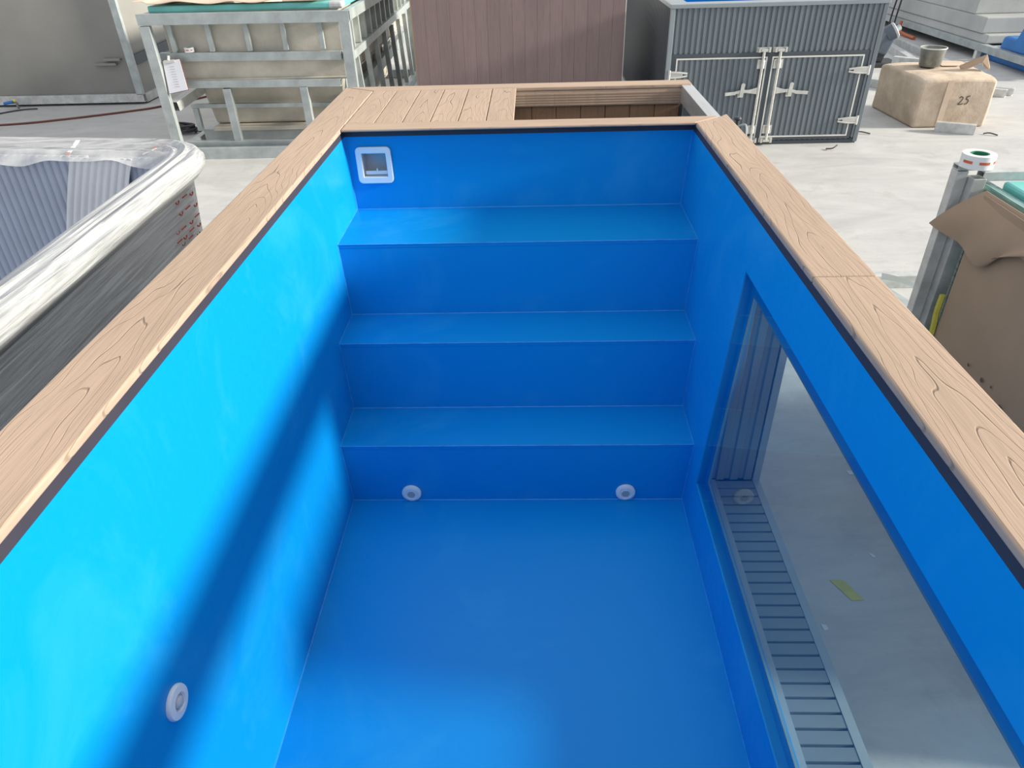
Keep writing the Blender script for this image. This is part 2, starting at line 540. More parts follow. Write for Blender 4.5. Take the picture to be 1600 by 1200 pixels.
# blue flange behind the pane, sealant bead and the flush glass
TW = .024
fo = [rp(y0w - .03, zb - .03, TW + .0003), rp(y1w + .03, zb - .03, TW + .0003), rp(y1w + .03, zt + .03, TW + .0003), rp(y0w - .03, zt + .03, TW + .0003)]
fi = [rp(y0w + .03, zb + .026, TW + .0003), rp(y1w - .026, zb + .026, TW + .0003), rp(y1w - .026, zt - .052, TW + .0003), rp(y0w + .03, zt - .052, TW + .0003)]
MB().ring(fo, fi, (.010, 0, 0)).build('window_flange', 'pool', pool)
gi = [rp(y0w + .034, zb + .030, TW + .0003), rp(y1w - .030, zb + .030, TW + .0003), rp(y1w - .030, zt - .057, TW + .0003), rp(y0w + .034, zt - .057, TW + .0003)]
MB().ring(fi, gi, (.006, 0, 0)).build('window_gasket', 'gasket', pool, label='grey sealant bead round the glass')
MB().add([rp(y0w, zb, .004), rp(y1w, zb, .004), rp(y1w, zt, .004), rp(y0w, zt, .004)], [(0, 1, 2, 3)]).build('window_glass', 'glass', pool, label='clear viewing pane in the right wall')
# back wall with skimmer opening
sx0, sx1, sz0, sz1 = .050, .134, -.134, -.052
vs = []; idx = {}
xs = [-.05, sx0, sx1, W + .05]; zs = [-.26, sz0, sz1, 0.0]
for d in (0, .04):
    for i, z in enumerate(zs):
        for j, x in enumerate(xs):
            idx[(d, i, j)] = len(vs); vs.append((x, d, z))
fs = []
for d in (0, .04):
    for i in range(3):
        for j in range(3):
            if (i, j) != (1, 1):
                fs.append((idx[(d, i, j)], idx[(d, i, j + 1)], idx[(d, i + 1, j + 1)], idx[(d, i + 1, j)]))
for (a, b) in (((1, 1), (1, 2)), ((1, 2), (2, 2)), ((2, 2), (2, 1)), ((2, 1), (1, 1)),
               ((0, 0), (0, 3)), ((0, 3), (3, 3)), ((3, 3), (3, 0)), ((3, 0), (0, 0))):
    fs.append((idx[(0, *a)], idx[(0, *b)], idx[(.04, *b)], idx[(.04, *a)]))
MB().add(vs, fs).build('back_wall', 'pool', pool)
# steps
TZ = [-.2485, -.4977, -.7455, ZF]; TY = [-.312, -.504, -.7045]
prev = 0.0
for k in range(3):
    z = TZ[k]
    MB().hexa([(lx(z) - .01, TY[k], z - .014), (rx(z) + .01, TY[k], z - .014), (rx(z) + .01, prev, z - .014), (lx(z) - .01, prev, z - .014),
               (lx(z) - .01, TY[k], z), (rx(z) + .01, TY[k], z), (rx(z) + .01, prev, z), (lx(z) - .01, prev, z)]).build('step_tread', 'pool', pool, bevel=.002)
    zn = TZ[k + 1]
    MB().hexa([(lx(zn) - .01, TY[k] + .001, zn - .01), (rx(zn) + .01, TY[k] + .001, zn - .01), (rx(zn) + .01, TY[k] + .016, zn - .01), (lx(zn) - .01, TY[k] + .016, zn - .01),
               (lx(z) - .01, TY[k] + .001, z - .006), (rx(z) + .01, TY[k] + .001, z - .006), (rx(z) + .01, TY[k] + .016, z - .006), (lx(z) - .01, TY[k] + .016, z - .006)]).build('step_riser', 'pool', pool)
    prev = TY[k]
MB().box(lx(ZF) - .05, rx(ZF) + .05, YE - .04, TY[2] + .02, ZF - .02, ZF).build('pool_bottom', 'pool', pool)
MB().box(-.05, W + .05, YE - .05, YE, ZF - .02, 0).build('front_wall', 'pool', pool)
# weld beads along the joints
w = MB(); rb = .0022
prevy = 0.0
pl_ = [(lx(0), 0, -.004)]
prl = [(rx(0), 0, -.004)]
for k in range(3):
    z, zn = TZ[k], TZ[k + 1]
    w.tube([(lx(z), prevy, z), (rx(z), prevy, z)], rb, 6, 1)
    w.tube([(lx(z), TY[k], z - .001), (rx(z), TY[k], z - .001)], rb * .8, 6, 1)
    pl_ += [(lx(z), prevy, z), (lx(z), TY[k], z)]; prl += [(rx(z), prevy, z), (rx(z), TY[k], z)]
    prevy = TY[k]
pl_ += [(lx(ZF), prevy, ZF), (lx(ZF), YE, ZF)]; prl += [(rx(ZF), prevy, ZF), (rx(ZF), YE, ZF)]
w.tube([(lx(ZF), prevy, ZF), (rx(ZF), prevy, ZF)], rb, 6, 1)
for L_ in (pl_, prl):
    for a, b in zip(L_[:-1], L_[1:]):
        w.tube([a, b], rb, 6, 1)
wo = w.build('weld_bead', 'weld', pool, smooth=True, label='thin lighter weld lines along every joint')

# dark trim strip between liner and coping, also standing in for the shadow groove
t = .0195
for a in ((-.10, 0.0, YE, 0.0), (W, W + .10, YE, 0.0)):
    MB().box(*a, 0.0005, t).build('trim_strip', 'rubber', pool)
MB().box(0, W, 0, .03, 0.0005, t).build('trim_strip', 'rubber', pool)

CZ0, CZ1 = .020, .035
def board(name, x0, x1, y0, y1, mat, z0=CZ0, z1=CZ1, mitre=None, label=None):
    b = MB()
    if mitre:
        b.prism([(px, py, z0) for px, py in mitre], (0, 0, z1 - z0))
        o = ((x0 + x1) / 2, (y0 + y1) / 2, z1)
    else:
        b.box(x0, x1, y0, y1, z0, z1); o = ((x0 + x1) / 2, (y0 + y1) / 2, z1)
    return b.build(name, mat, pool, origin=o, bevel=.004, seg=3, label=label)
# left coping
board('coping_board', -.121, .003, -1.95, .530, 'wood_y', mitre=[(-.121, -1.95), (.003, -1.95), (.003, .530), (-.121, .608)])
board('coping_board', -.121, .003, -2.62, -1.953, 'wood_y')
# right coping
board('coping_board', 1.131, 1.267, -1.170, .045, 'wood_y', mitre=[(1.147, -1.170), (1.267, -1.170), (1.267, .060), (1.2385, .0260), (1.147, -.0445)])
board('coping_board', 1.147, 1.267, -2.62, -1.173, 'wood_y')
# board between pool and service hatch
board('coping_board', .022, 1.24, -.080, .036, 'wood_x', mitre=[(.0045, -.045), (1.1448, -.045), (1.236, .0255), (1.226, .036), (.0045, .036)], z0=.026)
# near end board and back edge board
board('coping_board', .0045, 1.1455, -2.62, -2.50, 'wood_x')
board('coping_board', -.119, 1.243, .533, .612, 'wood_x', mitre=[(.0045, .533), (1.243, .533), (1.243, .612), (-.119, .612)])
# deck planks beside the hatch
px = .0045
wid = (.565 - px) / 6
for k in range(6):
    b = MB().box(px + k * wid + .0012, px + (k + 1) * wid - .0012, .0385, .5305, CZ0, CZ1 - .001)
    b.build('deck_plank', 'wood_y', pool, origin=(px + (k + .5) * wid, .285, CZ1), bevel=.002)
MB().box(.50, .548, .05, .52, -.03, CZ0 - .0005).build('deck_bearer', 'alu', pool)
# hatch: rail, inner planks, aluminium frame
MB().box(.02, 1.205, .535, .556, -.038, CZ0 - .0005).build('hatch_rail', 'wood_x', pool)
r_ = MB()
for k in range(5):
    z = -.034 + k * .0095
    r_.box(.56, 1.205, .5325, .5352, z, z + .0055)
r_.build('rail_ribs', 'wood_x', pool)
for k in range(8):
    xa = 1.205 - (k + 1) * .097
    if xa < .40:
        break
    MB().box(xa + .001, xa + .096, .546, .560, -1.04, -.0385).build('inner_plank', 'wood_z', pool, bevel=.0015)
for k in range(5):
    ya = .04 + k * .097
    MB().box(1.247, 1.258, ya + .001, ya + .096, -1.04, -.034).build('inner_plank', 'wood_z', pool, bevel=.0015)
MB().rtube((1.224, .0365, -.0005), (1.224, .545, -.0005), .042, .062, .003).build('frame_tube', 'alu', pool, bevel=.002, label='bare aluminium tube on the right of the open hatch')
for yy in (.515, .30):
    MB().rtube((1.228, yy, -1.05), (1.228, yy, -.032), .03, .03, .003, (0, 1, 0)).build('frame_post', 'alu', pool, label='bare aluminium upright inside the hatch')
MB().box(.02, 1.25, .04, .56, -1.06, -1.04).build('hatch_bottom', 'rubber', pool)
# skimmer
sk = MB()
def rrect(x0, x1, z0, z1, r, y, n=6):
    pts = []
    for cx, cz, a0 in ((x1 - r, z1 - r, 0), (x0 + r, z1 - r, 90), (x0 + r, z0 + r, 180), (x1 - r, z0 + r, 270)):
        for i in range(n):
            a = math.radians(a0 + 90 * i / (n - 1))
            pts.append((cx + r * math.cos(a), y, cz + r * math.sin(a)))
    return pts
sk.ring(rrect(.031, .151, -.155, -.032, .016, -.0005), rrect(.0515, .1325, -.132, -.0535, .0015, -.0005), (0, -.010, 0))
skim = sk.build('skimmer', 'white', pool, bevel=.003, label='white square skimmer mouth in the back wall')
c = MB()
for bx in ((.0505, .0525, .0, .05, -.133, -.0525), (.1315, .1335, .0, .05, -.133, -.0525), (.0505, .1335, .0, .05, -.1335, -.1315),
           (.0505, .1335, .0, .05, -.0545, -.0525), (.0505, .1335, .05, .052, -.1335, -.0525)):
    c.box(*bx)
c.build('skimmer_throat', 'offwhite', skim)
MB().box(.055, .1305, .006, .010, -.129, -.116).build('weir_flap', 'white', skim, bevel=.001)
MB().box(.0935, .0985, .004, .0058, -.116, -.108).build('flap_tab', 'white', skim, bevel=.001)
# inlets in the bottom riser
def inlet(x, z):
    y = TY[2]
    o = MB().lathe([(.0312, 0), (.0318, .004), (.030, .008), (.022, .0105), (.0205, .009), (.002, .009)], (x, y, z), (0, -1, 0)).build('inlet_fitting', 'white', pool, smooth=True, label='round white inlet with slotted grille in the bottom riser')
    MB().lathe([(.0145, 0), (.0145, .0015), (.001, .0015)], (x, y - .0092, z), (0, -1, 0)).build('grille_plate', 'white', o)
    for k in range(5):
        h = math.sqrt(.0125 ** 2 - ((k - 2) * .0048) ** 2)
        MB().box(x - h, x + h, y - .0115, y - .0108, z + (k - 2) * .0048 - .0009, z + (k - 2) * .0048 + .0009).build('grille_slot', 'grille_dark', o)
inlet(.226, -.9375); inlet(.912, -.9375)
# jet in the left wall
z = -.475; y = -1.716; ax = V((1, 0, TL)).normalized(); ctr = V((lx(z), y, z))
jt = MB().lathe([(.0300, 0), (.0305, .004), (.0285, .0075), (.0165, .009), (.0150, .0045), (.013, .003)], ctr, ax, 36).build('jet_fitting', 'white', pool, smooth=True, label='round white wall jet with a grey ball nozzle')
MB().lathe([(.0150, .0), (.0150, .0045), (.0125, .006), (.0115, .0045)], ctr + ax * .0005, ax, 28).build('socket_ring', 'offwhite', jt, smooth=True)
MB().lathe([(.0118, .002), (.0112, .007), (.009, .010), (.005, .0122), (.001, .0128)], ctr, ax, 24).build('ball_nozzle', 'offwhite', jt, smooth=True)
# charcoal outer casing and the clad window reveal
XO = 1.292
sillz, jamby = -.815, -.787
def rpl(xa, ya, yb, za, zb_):      # ribbed outer panel facing +x
    return ribs(MB(), ya, yb, .043, .012, lambda u, d, v: (xa + d - .012, u, v), za, zb_)
rpl(XO, jamby + .02, .06, FLOOR + .03, -.005).build('outer_panel', 'char', pool)
rpl(1.270, .062, .61, FLOOR + .03, -.034).build('outer_panel', 'char', pool)
rpl(XO, -2.60, -2.27, FLOOR + .03, -.005).build('outer_panel', 'char', pool)
rpl(XO, -2.27, jamby + .02, FLOOR + .03, sillz - .03).build('outer_panel', 'char', pool)
MB().box(1.262, XO, -2.27, jamby + .02, -.085, -.004).build('window_lintel', 'char_dark', pool)
ribs(MB(), -2.6, .61, .043, .012, lambda u, d, v: (-.095 - d, u, v), FLOOR + .03, .0).build('outer_panel', 'char', pool)
ribs(MB(), -.11, 1.25, .043, .012, lambda u, d, v: (u, .572 + d, v), FLOOR + .03, .012).build('outer_panel', 'char', pool)
MB().box(-.10, 1.28, -2.62, -2.54, FLOOR + .03, .012).build('outer_panel', 'char', pool)
for a in ((-.11, XO, .545, .575), (-.11, XO, -2.62, -2.56), (1.25, XO, -2.56, .545), (-.107, -.08, -2.56, .545)):
    MB().box(*a, FLOOR, FLOOR + .03).build('base_rail', 'char_dark', pool)
# jamb: ribbed upright panel closing the reveal at the back
ribs(MB(), 1.15, 1.272, .036, .006, lambda u, d, v: (u, jamby + .012 - d - .006, v), sillz, -.085).build('reveal_panel', 'char', pool)
MB().box(1.272, XO, jamby - .004, jamby + .02, sillz - .03, -.085).build('corner_trim', 'char_trim', pool)
MB().box(1.272, XO, -2.27, jamby - .004, sillz - .03, sillz + .001).build('sill_edge_trim', 'char_trim', pool)
MB().box(1.138, 1.162, -2.25, jamby, sillz - .03, sillz + .001).build('sill_edge_trim', 'char_trim', pool)
MB().box(1.14, 1.272, -2.27, jamby, sillz - .03, sillz - .012).build('sill_base', 'char_dark', pool)
first = None
k = 0
yy = -.792
while yy > -2.25:
    if first is None:
        first = MB().add([(1.162, yy - .0315, sillz - .012), (1.271, yy - .0315, sillz - .012), (1.271, yy, sillz - .012), (1.162, yy, sillz - .012),
                          (1.162, yy - .0295, sillz), (1.271, yy - .0295, sillz), (1.271, yy - .001, sillz), (1.162, yy - .001, sillz)],
                         [(0, 3, 2, 1), (4, 5, 6, 7), (0, 1, 5, 4), (1, 2, 6, 5), (2, 3, 7, 6), (3, 0, 4, 7)]).build('sill_slat', 'char', pool)
    else:
        copy_part(first, pool, (0, -k * .0350, 0))
    k += 1; yy -= .0350
# small black valve on the outer casing
MB().cyl((1.306, .06, -.045), (1.306, .06, .012), .006, 12).build('valve_stem', 'black', pool)
MB().lathe([(.003, 0), (.012, .002), (.0135, .006), (.010, .011), (.003, .012)], (1.306, .06, .012), (0, 0, 1), 18).build('valve_knob', 'black', pool, smooth=True, label='black knob of a valve behind the right coping')
MB().tube([(1.308, .052, -.006), (1.318, .035, .004), (1.326, .018, .002), (1.328, .008, -.05)], .0032, 8).build('valve_pipe', 'galv', pool, smooth=True, label='bent grey pipe beside the black knob')

# ================================================================= WRAPPED POOL (left)
wp = thing('wrapped_pool', 'pool shell wrapped in white stretch film, left of the blue pool', 'pool', (-1.3, -1.2, FLOOR))
path = [(-3.2, .33), (-2.2, .275), (-1.32, .214), (-.80, .158), (-.64, .128), (-.555, .088), (-.497, .025), (-.470, -.05), (-.460, -.14), (-.452, -.45), (-.43, -1.18), (-.405, -2.7)]
def resample(pts, step):
    P = [V((x, y, 0)) for x, y in pts]; q = []
    for i in range(len(P) - 1):
        a = P[max(i - 1, 0)]; b = P[i]; c_ = P[i + 1]; d = P[min(i + 2, len(P) - 1)]
        n = max(2, int((c_ - b).length / step))
        if (c_ - b).length > .25:
            q += [b.lerp(c_, t_ / n) for t_ in range(n)]
        else:
            for t_ in range(n):
                t2 = t_ / n
                q.append(0.5 * (2 * b + (c_ - a) * t2 + (2 * a - 5 * b + 4 * c_ - d) * t2 ** 2 + (3 * b - a - 3 * c_ + d) * t2 ** 3))
    q.append(P[-1])
    return q
PTS = resample(path, .03)
NRM = []
for i in range(len(PTS)):
    d = (PTS[min(i + 1, len(PTS) - 1)] - PTS[max(i - 1, 0)]).normalized()
    NRM.append(V((-d.y, d.x, 0)))          # outward (left of travel is outside here)
if NRM[0].y < 0:
    NRM = [-n_ for n_ in NRM]
def lerp_prof(pr, n):
    L_ = [0]
    for a, b in zip(pr[:-1], pr[1:]):
        L_.append(L_[-1] + math.dist(a, b))
    out = []
    for k_ in range(n + 1):
        s_ = L_[-1] * k_ / n
        for j in range(len(pr) - 1):
            if L_[j] <= s_ <= L_[j + 1] + 1e-9:
                tt = (s_ - L_[j]) / (L_[j + 1] - L_[j]); out.append((pr[j][0] + (pr[j + 1][0] - pr[j][0]) * tt, pr[j][1] + (pr[j + 1][1] - pr[j][1]) * tt)); break
    return out
def sweep(prof, fold=0.0, seed=0, i0=0, i1=None):
    mb = MB(); n = len(prof)
    vs = []
    i1 = len(PTS) if i1 is None else i1
    for i, (p, nn) in list(enumerate(zip(PTS, NRM)))[i0:i1]:
        for j, (o, z_) in enumerate(prof):
            k_ = 0.0
            if fold:
                k_ = fold * (noise.noise(V((j * 0.38 + seed, i * .035, 2.3))) + .6 * noise.noise(V((j * 1.3 + seed, i * .09, 5.1))))
            vs.append(p + nn * (o + k_ * .6) + V((0, 0, z_ + k_)))
    fs = [(i * n + j, i * n + j + 1, (i + 1) * n + j + 1, (i + 1) * n + j) for i in range(i1 - i0 - 1) for j in range(n - 1)]
    return mb.add(vs, fs)
rimp = lerp_prof([(-.128, -.13), (-.126, -.045), (-.115, -.030), (-.07, -.022), (-.03, -.022), (-.008, -.034), (0, -.056), (-.004, -.078), (-.022, -.096), (-.045, -.112), (-.058, -.14)], 46)
ic = next(i for i, n_ in enumerate(NRM) if n_.x > .72)
sweep(rimp, .0095, 1.0, ic).build('wrapped_rim', 'film_rim', wp, origin=(-1, -1, 0), smooth=True, label='thick rim wound in creased white film')
sweep(rimp, .0095, 1.0, 0, ic + 1).build('wrapped_rim', 'film_rim_far', wp, origin=(-1, -1, 0), smooth=True, label='far rim wound in creased white film')
wallp = lerp_prof([(-.050, -.112), (-.060, -.20), (-.085, -.5), (-.105, -.8), (-.115, FLOOR + .004)], 24)
sweep(wallp, .004, 7.0).build('wrapped_wall', 'film_wall', wp, origin=(-1, -1, 0), smooth=True, label='grey side under streaked film')
innp = lerp_prof([(-.124, -.06), (-.126, -.5), (-.128, -.96), (-.38, -.98)], 10)
sweep(innp).build('inner_shell', 'foam', wp, origin=(-1, -1, 0), smooth=True)
MB().box(-3.2, -.60, -2.7, -.25, -1.0, -.975).build('shell_bottom', 'foam', wp)
# foam sheets hung on the far inner wall
def fary(x):
    return .214 - .108 * (x + 1.32) - .130 if x < -.80 else .158 - .130 - (x + .80) * .19
def foam_sheet(x0, x1, tilt, off, mat, zbot=-.95, ztop=-.05, pitch=.027, label=None):
    n = int((x1 - x0) / pitch * 6)
    def fn(u, v):
        x = x0 + (x1 - x0) * u
        z_ = ztop + (zbot - ztop) * v
        ph = (x - x0) / pitch
        xx = x - tilt * v * (1 - v * .3)
        bulge = off + .008 * (abs(math.sin(math.pi * ph)) ** .6) + .01 * math.sin(v * 3)
        return (xx, fary(xx) - bulge - .05 * v, z_)
    return MB().grid(fn, n, 10, (0, .004, 0)).build('foam_sheet', mat, wp, smooth=True, label=label)
foam_sheet(-2.1, -.900, -.04, .014, 'foam', pitch=.030, label='blue-grey ribbed foam sheet hung askew')
foam_sheet(-.955, -.722, .40, .036, 'foam_pale', label='paler ribbed foam sheet overlapping the middle')
foam_sheet(-.750, -.60, .12, .016, 'foam', label='blue-grey ribbed foam sheet in the far corner')
# film flap over the far edge
def flap(u, v):
    x = -2.4 + 1.83 * u
    dp = .036 + .010 * math.sin(u * 21) + .006 * math.sin(u * 47 + 1)
    return (x, fary(x) - .020 - .035 * v + .004 * math.sin(u * 90 + v * 4), -.028 - dp * v)
MB().grid(flap, 90, 6).build('film_flap', 'clear_film', wp, smooth=True, label='loose translucent film hanging inside the far edge')
# orange and white tape bits
def tape_bit(a, b, wd, mat='white'):
    return MB().bar(a, b, wd, .0015).build('tape_strip', mat, wp)
tb = tape_bit((-.962, .10, -.018), (-.975, .045, -.045), .016)
MB().bar((-.975, .045, -.0435), (-.977, .036, -.055), .014, .002).build('tape_print', 'red', tb)
tb = tape_bit((-.655, .030, -.030), (-.700, .015, -.045), .022)
MB().bar((-.640, .040, -.0215), (-.668, .030, -.030), .008, .002).build('tape_print', 'red', tb)
tb = tape_bit((-.640, -.010, -.055), (-.680, -.020, -.070), .024)
MB().bar((-.642, -.012, -.0535), (-.664, -.016, -.0615), .009, .002).build('tape_print', 'red', tb)
# rows of printed marks on the wrapped wall near the corner
marks = [(-0.23, -0.129, 0), (-0.173, -0.131, 1), (-0.122, -0.137, 0), (-0.22, -0.169, 0), (-0.166, -0.171, 1), (-0.108, -0.18, 0), (-0.268, -0.215, 2), (-0.222, -0.219, 1), (-0.162, -0.22, 0), (-0.111, -0.218, 1), (-0.268, -0.246, 1), (-0.226, -0.247, 0), (-0.169, -0.246, 1), (-0.112, -0.249, 0), (-0.246, -0.262, 2), (-0.187, -0.265, 1), (-0.128, -0.275, 0)]
for (my, mz, kind) in marks:
    xw = -.453 - .052 - .085 * (-mz - .112) + .0028
    b = MB()
    if kind == 1:
        b.bar((xw, my - .017, mz), (xw, my + .017, mz), .003, .0035, (1, 0, 0))
    else:
        pts = [(xw, my + .011 * math.cos(a), mz + .008 * math.sin(a)) for a in [math.pi * (1 + i_ / 6) for i_ in range(7)]]
        b.tube(pts, .0024 if kind == 0 else .0015, 5, 1)
    b.build('printed_mark', 'red', wp)

# ================================================================= FRAMED TANK (back left)
tk = thing('framed_tank', 'beige fibreglass tank with teal rim in a galvanised steel frame', 'tank', (-1.6, 5.2, FLOOR))
def tb_(name, p0, p1, w_, h_, upv=(0, 0, 1), mat='galv', par=tk):
    return MB().rtube(p0, p1, w_, h_, .004, upv).build(name, mat, par, bevel=.003)
TX0, TX1, TY0, TY1 = -2.405, -.765, 3.60, 6.90
tb_('top_rail', (TX0, TY0 + .025, -.033), (TX1, TY0 + .025, -.045), .05, .078)
tb_('top_rail', (TX1 - .025, TY0 + .05, -.040), (TX1 - .025, TY1, -.040), .05, .075)
tb_('top_rail', (TX0 + .025, TY0 + .05, -.040), (TX0 + .025, TY1, -.040), .05, .075)
tb_('top_rail', (TX0, TY1 + .025, -.040), (TX1, TY1 + .025, -.040), .05, .075)
for x, y in ((TX0 + .04, TY0 + .025), (TX1 - .045, TY0 + .025), (TX1 - .03, TY1), (TX0 + .04, TY1)):
    tb_('corner_post', (x, y, FLOOR + .08), (x, y, -.08), .08, .05, (0, 1, 0))
tb_('base_rail', (TX0, TY0 + .022, FLOOR + .045), (TX1, TY0 + .022, FLOOR + .045), .045, .09, mat='galv')
tb_('base_rail', (TX0 + .05, TY0 + .13, FLOOR + .075), (TX1, TY0 + .13, FLOOR + .075), .06, .09)
tb_('base_rail', (TX0 + .1, TY0 + .46, FLOOR + .09), (TX1 - .02, TY0 + .46, FLOOR + .09), .06, .10)
tb_('base_rail', (TX1 - .03, TY0 + .2, FLOOR + .04), (TX1 - .03, TY1 + .2, FLOOR + .04), .06, .08)
tb_('base_rail', (TX0 + .03, TY0 + .2, FLOOR + .04), (TX0 + .03, TY1, FLOOR + .04), .06, .08)
tb_('base_rail', (TX0, TY1, FLOOR + .05), (TX1 + .1, TY1, FLOOR + .05), .06, .09)
tb_('mid_rail', (-2.36, 3.745, -.318), (-.895, 3.745, -.336), .05, .064)
tb_('mid_rail', (-2.20, 3.745, -.527), (-.935, 3.745, -.540), .05, .056)
tb_('mid_rail', (-2.34, 4.0, -.752), (-1.02, 4.0, -.765), .04, .034)
tb_('mid_rail', (-.825, 3.70, -.340), (-.825, 6.88, -.300), .06, .062)
for x in (-2.231, -1.927, -1.623, -1.330, -1.035):
    tb_('stud', (x, 3.735, -.287), (x, 3.735, -.075), .036, .03, (0, 1, 0))
for k in range(12):
    y = 3.885 + k * .248
    tb_('stud', (-.835, y, -.30), (-.835, y, -.075), .05, .034, (0, 1, 0))
for x in (-1.885, -1.245):
    tb_('lower_post', (x, 3.735, FLOOR + .12), (x, 3.735, -.565), .062, .05, (0, 1, 0))
for k in range(7):
    y = 3.95 + k * .44
    tb_('lower_post', (-.805, y + .05, FLOOR + .08), (-.830, y, -.37), .045, .03, (0, 1, 0))
for k in range(6):
    y = 4.1 + k * .44
    tb_('lower_post', (-1.00, y, FLOOR + .40), (-1.00, y, -.37), .045, .03, (0, 1, 0))
tb_('lower_post', (-2.31, 4.0, FLOOR + .14), (-2.31, 4.0, -.77), .045, .04, (0, 1, 0))
tb_('side_beam', (-2.345, 3.70, -.69), (-2.25, 4.15, -.62), .075, .075, mat='galv_light')
tb_('side_beam', (-.90, 3.8, -.70), (-.90, 6.8, -.62), .06, .10)
# fibreglass body
def slab(name, x0, x1, y0, y1, z0, z1, mat='frp', ins=0.03, bev=.02):
    return MB().hexa([(x0 + ins, y0 + ins, z0), (x1 - ins, y0 + ins, z0), (x1 - ins, y1 - ins, z0), (x0 + ins, y1 - ins, z0),
                      (x0, y0, z1), (x1, y0, z1), (x1, y1, z1), (x0, y1, z1)]).build(name, mat, tk, bevel=bev)
# upper body: open box with rim, so the dark hollow shows at the top
ub = MB()
X0, X1, Y0, Y1 = -2.30, -.885, 3.775, 6.80
ub.ring([(X0, Y0, -.50), (X1, Y0, -.50), (X1, Y1, -.50), (X0, Y1, -.50)],
        [(X0 + .05, Y0 + .05, -.50), (X1 - .05, Y0 + .05, -.50), (X1 - .05, Y1 - .05, -.50), (X0 + .05, Y1 - .05, -.50)], (0, 0, .50))
ub.box(X0, X1, Y0, Y1, -.52, -.50)
ub.build('tank_body', 'frp', tk, bevel=.012)
MB().ring([(X0 - .01, Y0 - .02, -.508), (X1 + .01, Y0 - .02, -.508), (X1 + .01, Y1, -.508), (X0 - .01, Y1, -.508)],
          [(X0 + .03, Y0 + .03, -.508), (X1 - .03, Y0 + .03, -.508), (X1 - .03, Y1 - .03, -.508), (X0 + .03, Y1 - .03, -.508)], (0, 0, .014)).build('body_flange', 'frp', tk, bevel=.004)
slab('tank_body', -2.255, -.98, 4.06, 6.5, FLOOR + .17, -.52, ins=.05)
slab('tank_bottom', -2.20, -1.05, 4.0, 6.4, FLOOR + .13, FLOOR + .165, ins=0, bev=.004)
MB().ring([(X0 - .04, 3.685, .002), (X1 + .06, 3.685, .002), (X1 + .06, Y1 + .05, .002), (X0 - .04, Y1 + .05, .002)],
          [(X0 + .06, 3.80, .002), (X1 - .05, 3.80, .002), (X1 - .05, Y1 - .05, .002), (X0 + .06, Y1 - .05, .002)], (0, 0, .047)).build('tank_rim', 'teal', tk, bevel=.012, label='teal gelcoat rim along the top')
MB().box(X1 - .05, X1 + .062, 3.683, 3.80, .0, .05).build('rim_corner', 'galv_light', tk, bevel=.015, label='grey rounded corner of the rim')
# cardboard lying on the rim
def sheet(u, v):
    x = -2.42 + 1.44 * u + (.10 * v if u > .9 else 0)
    return (x, 3.645 + 1.6 * v + .012 * math.sin(u * 17) + .008 * math.sin(u * 41), .068 + .006 * math.sin(u * 9) + .008 * math.sin(u * 23 + 2) * (1 - v) + (0.01 if u < .06 else 0))
tag(MB().grid(sheet, 60, 6, (0, 0, .004)).build('cardboard_sheet', 'card_light', smooth=True), 'wavy pale cardboard sheet lying across the teal rim of the framed tank', 'cardboard')
# clipboard with paper
cb = thing('clipboard', 'clipboard of white paper hanging on the left post of the framed tank', 'clipboard', (-2.24, 3.60, -.57))
q = [(-2.318, 3.652, -.330), (-2.172, 3.652, -.318), (-2.145, 3.60, -.545), (-2.312, 3.60, -.572)]
e = V((0, -.006, 0))
MB().prism(q, (0, .006, 0)).build('board', 'hose', cb)
MB().prism([(a + (.004 if i in (0, 3) else -.004), b - .0035, z_ - .004 if i < 2 else z_ + .004) for i, (a, b, z_) in enumerate(q)], (0, .003, 0)).build('paper_stack', 'paper', cb)
ln = MB()
for k in range(9):
    zz = -.375 - k * .018
    yy2 = 3.652 + (zz + .325) * (.052 / .23)
    ln.box(-2.268 + .02 * k * .1, -2.225 + .02 * k * .1, yy2 - .0050, yy2 - .0042, zz, zz + .0035)
ln.build('printed_lines', 'offwhite', cb, label='faint grey print down the page')
clp = MB().bar((-2.30, 3.640, -.338), (-2.215, 3.640, -.332), .012, .022).build('clip', 'inox', cb, bevel=.002)
MB().bar((-2.262, 3.640, -.332), (-2.256, 3.650, -.295), .022, .006).build('clip_lever', 'inox', clp)

def tape_roll(name, label, c_, R, r, h, tilt=0.0):
    rl = thing(name, label, 'tape roll', c_, 'packing tape rolls')
    MB().lathe([(r, 0), (R, 0), (R, h), (r, h)], c_, (0, 0, 1), 40, True).build('tape_winding', 'white', rl, smooth=True)
    MB().lathe([(r - .004, 0.001), (r - .0003, .001), (r - .0003, h - .001), (r - .004, h - .001)], c_, (0, 0, 1), 32, True).build('core', 'green', rl, smooth=True, label='green cardboard core')
    for a0, a1 in ((190, 225), (248, 285), (305, 330)):
        b = MB()
        n = 8
        vs = []
        for i in range(n + 1):
            a = math.radians(a0 + (a1 - a0) * i / n)
            for rr in (R + .0003, R + .0011):
                for hh in (h * .42, h * .62):
                    vs.append((c_[0] + rr * math.cos(a), c_[1] + rr * math.sin(a), c_[2] + hh))
        fs = []
        for i in range(n):
            k_ = i * 4
            for (p, q_) in ((0, 1), (1, 3), (3, 2), (2, 0)):
                fs.append((k_ + p, k_ + q_, k_ + 4 + q_, k_ + 4 + p))
        fs += [(0, 2, 3, 1), (n * 4, n * 4 + 1, n * 4 + 3, n * 4 + 2)]
        b.add(vs, fs).build('red_print', 'red', rl)
    return rl
tape_roll('tape_roll', 'small tape roll on the middle rail of the framed tank above the clipboard', (-2.115, 3.735, -.2855), .038, .022, .034)

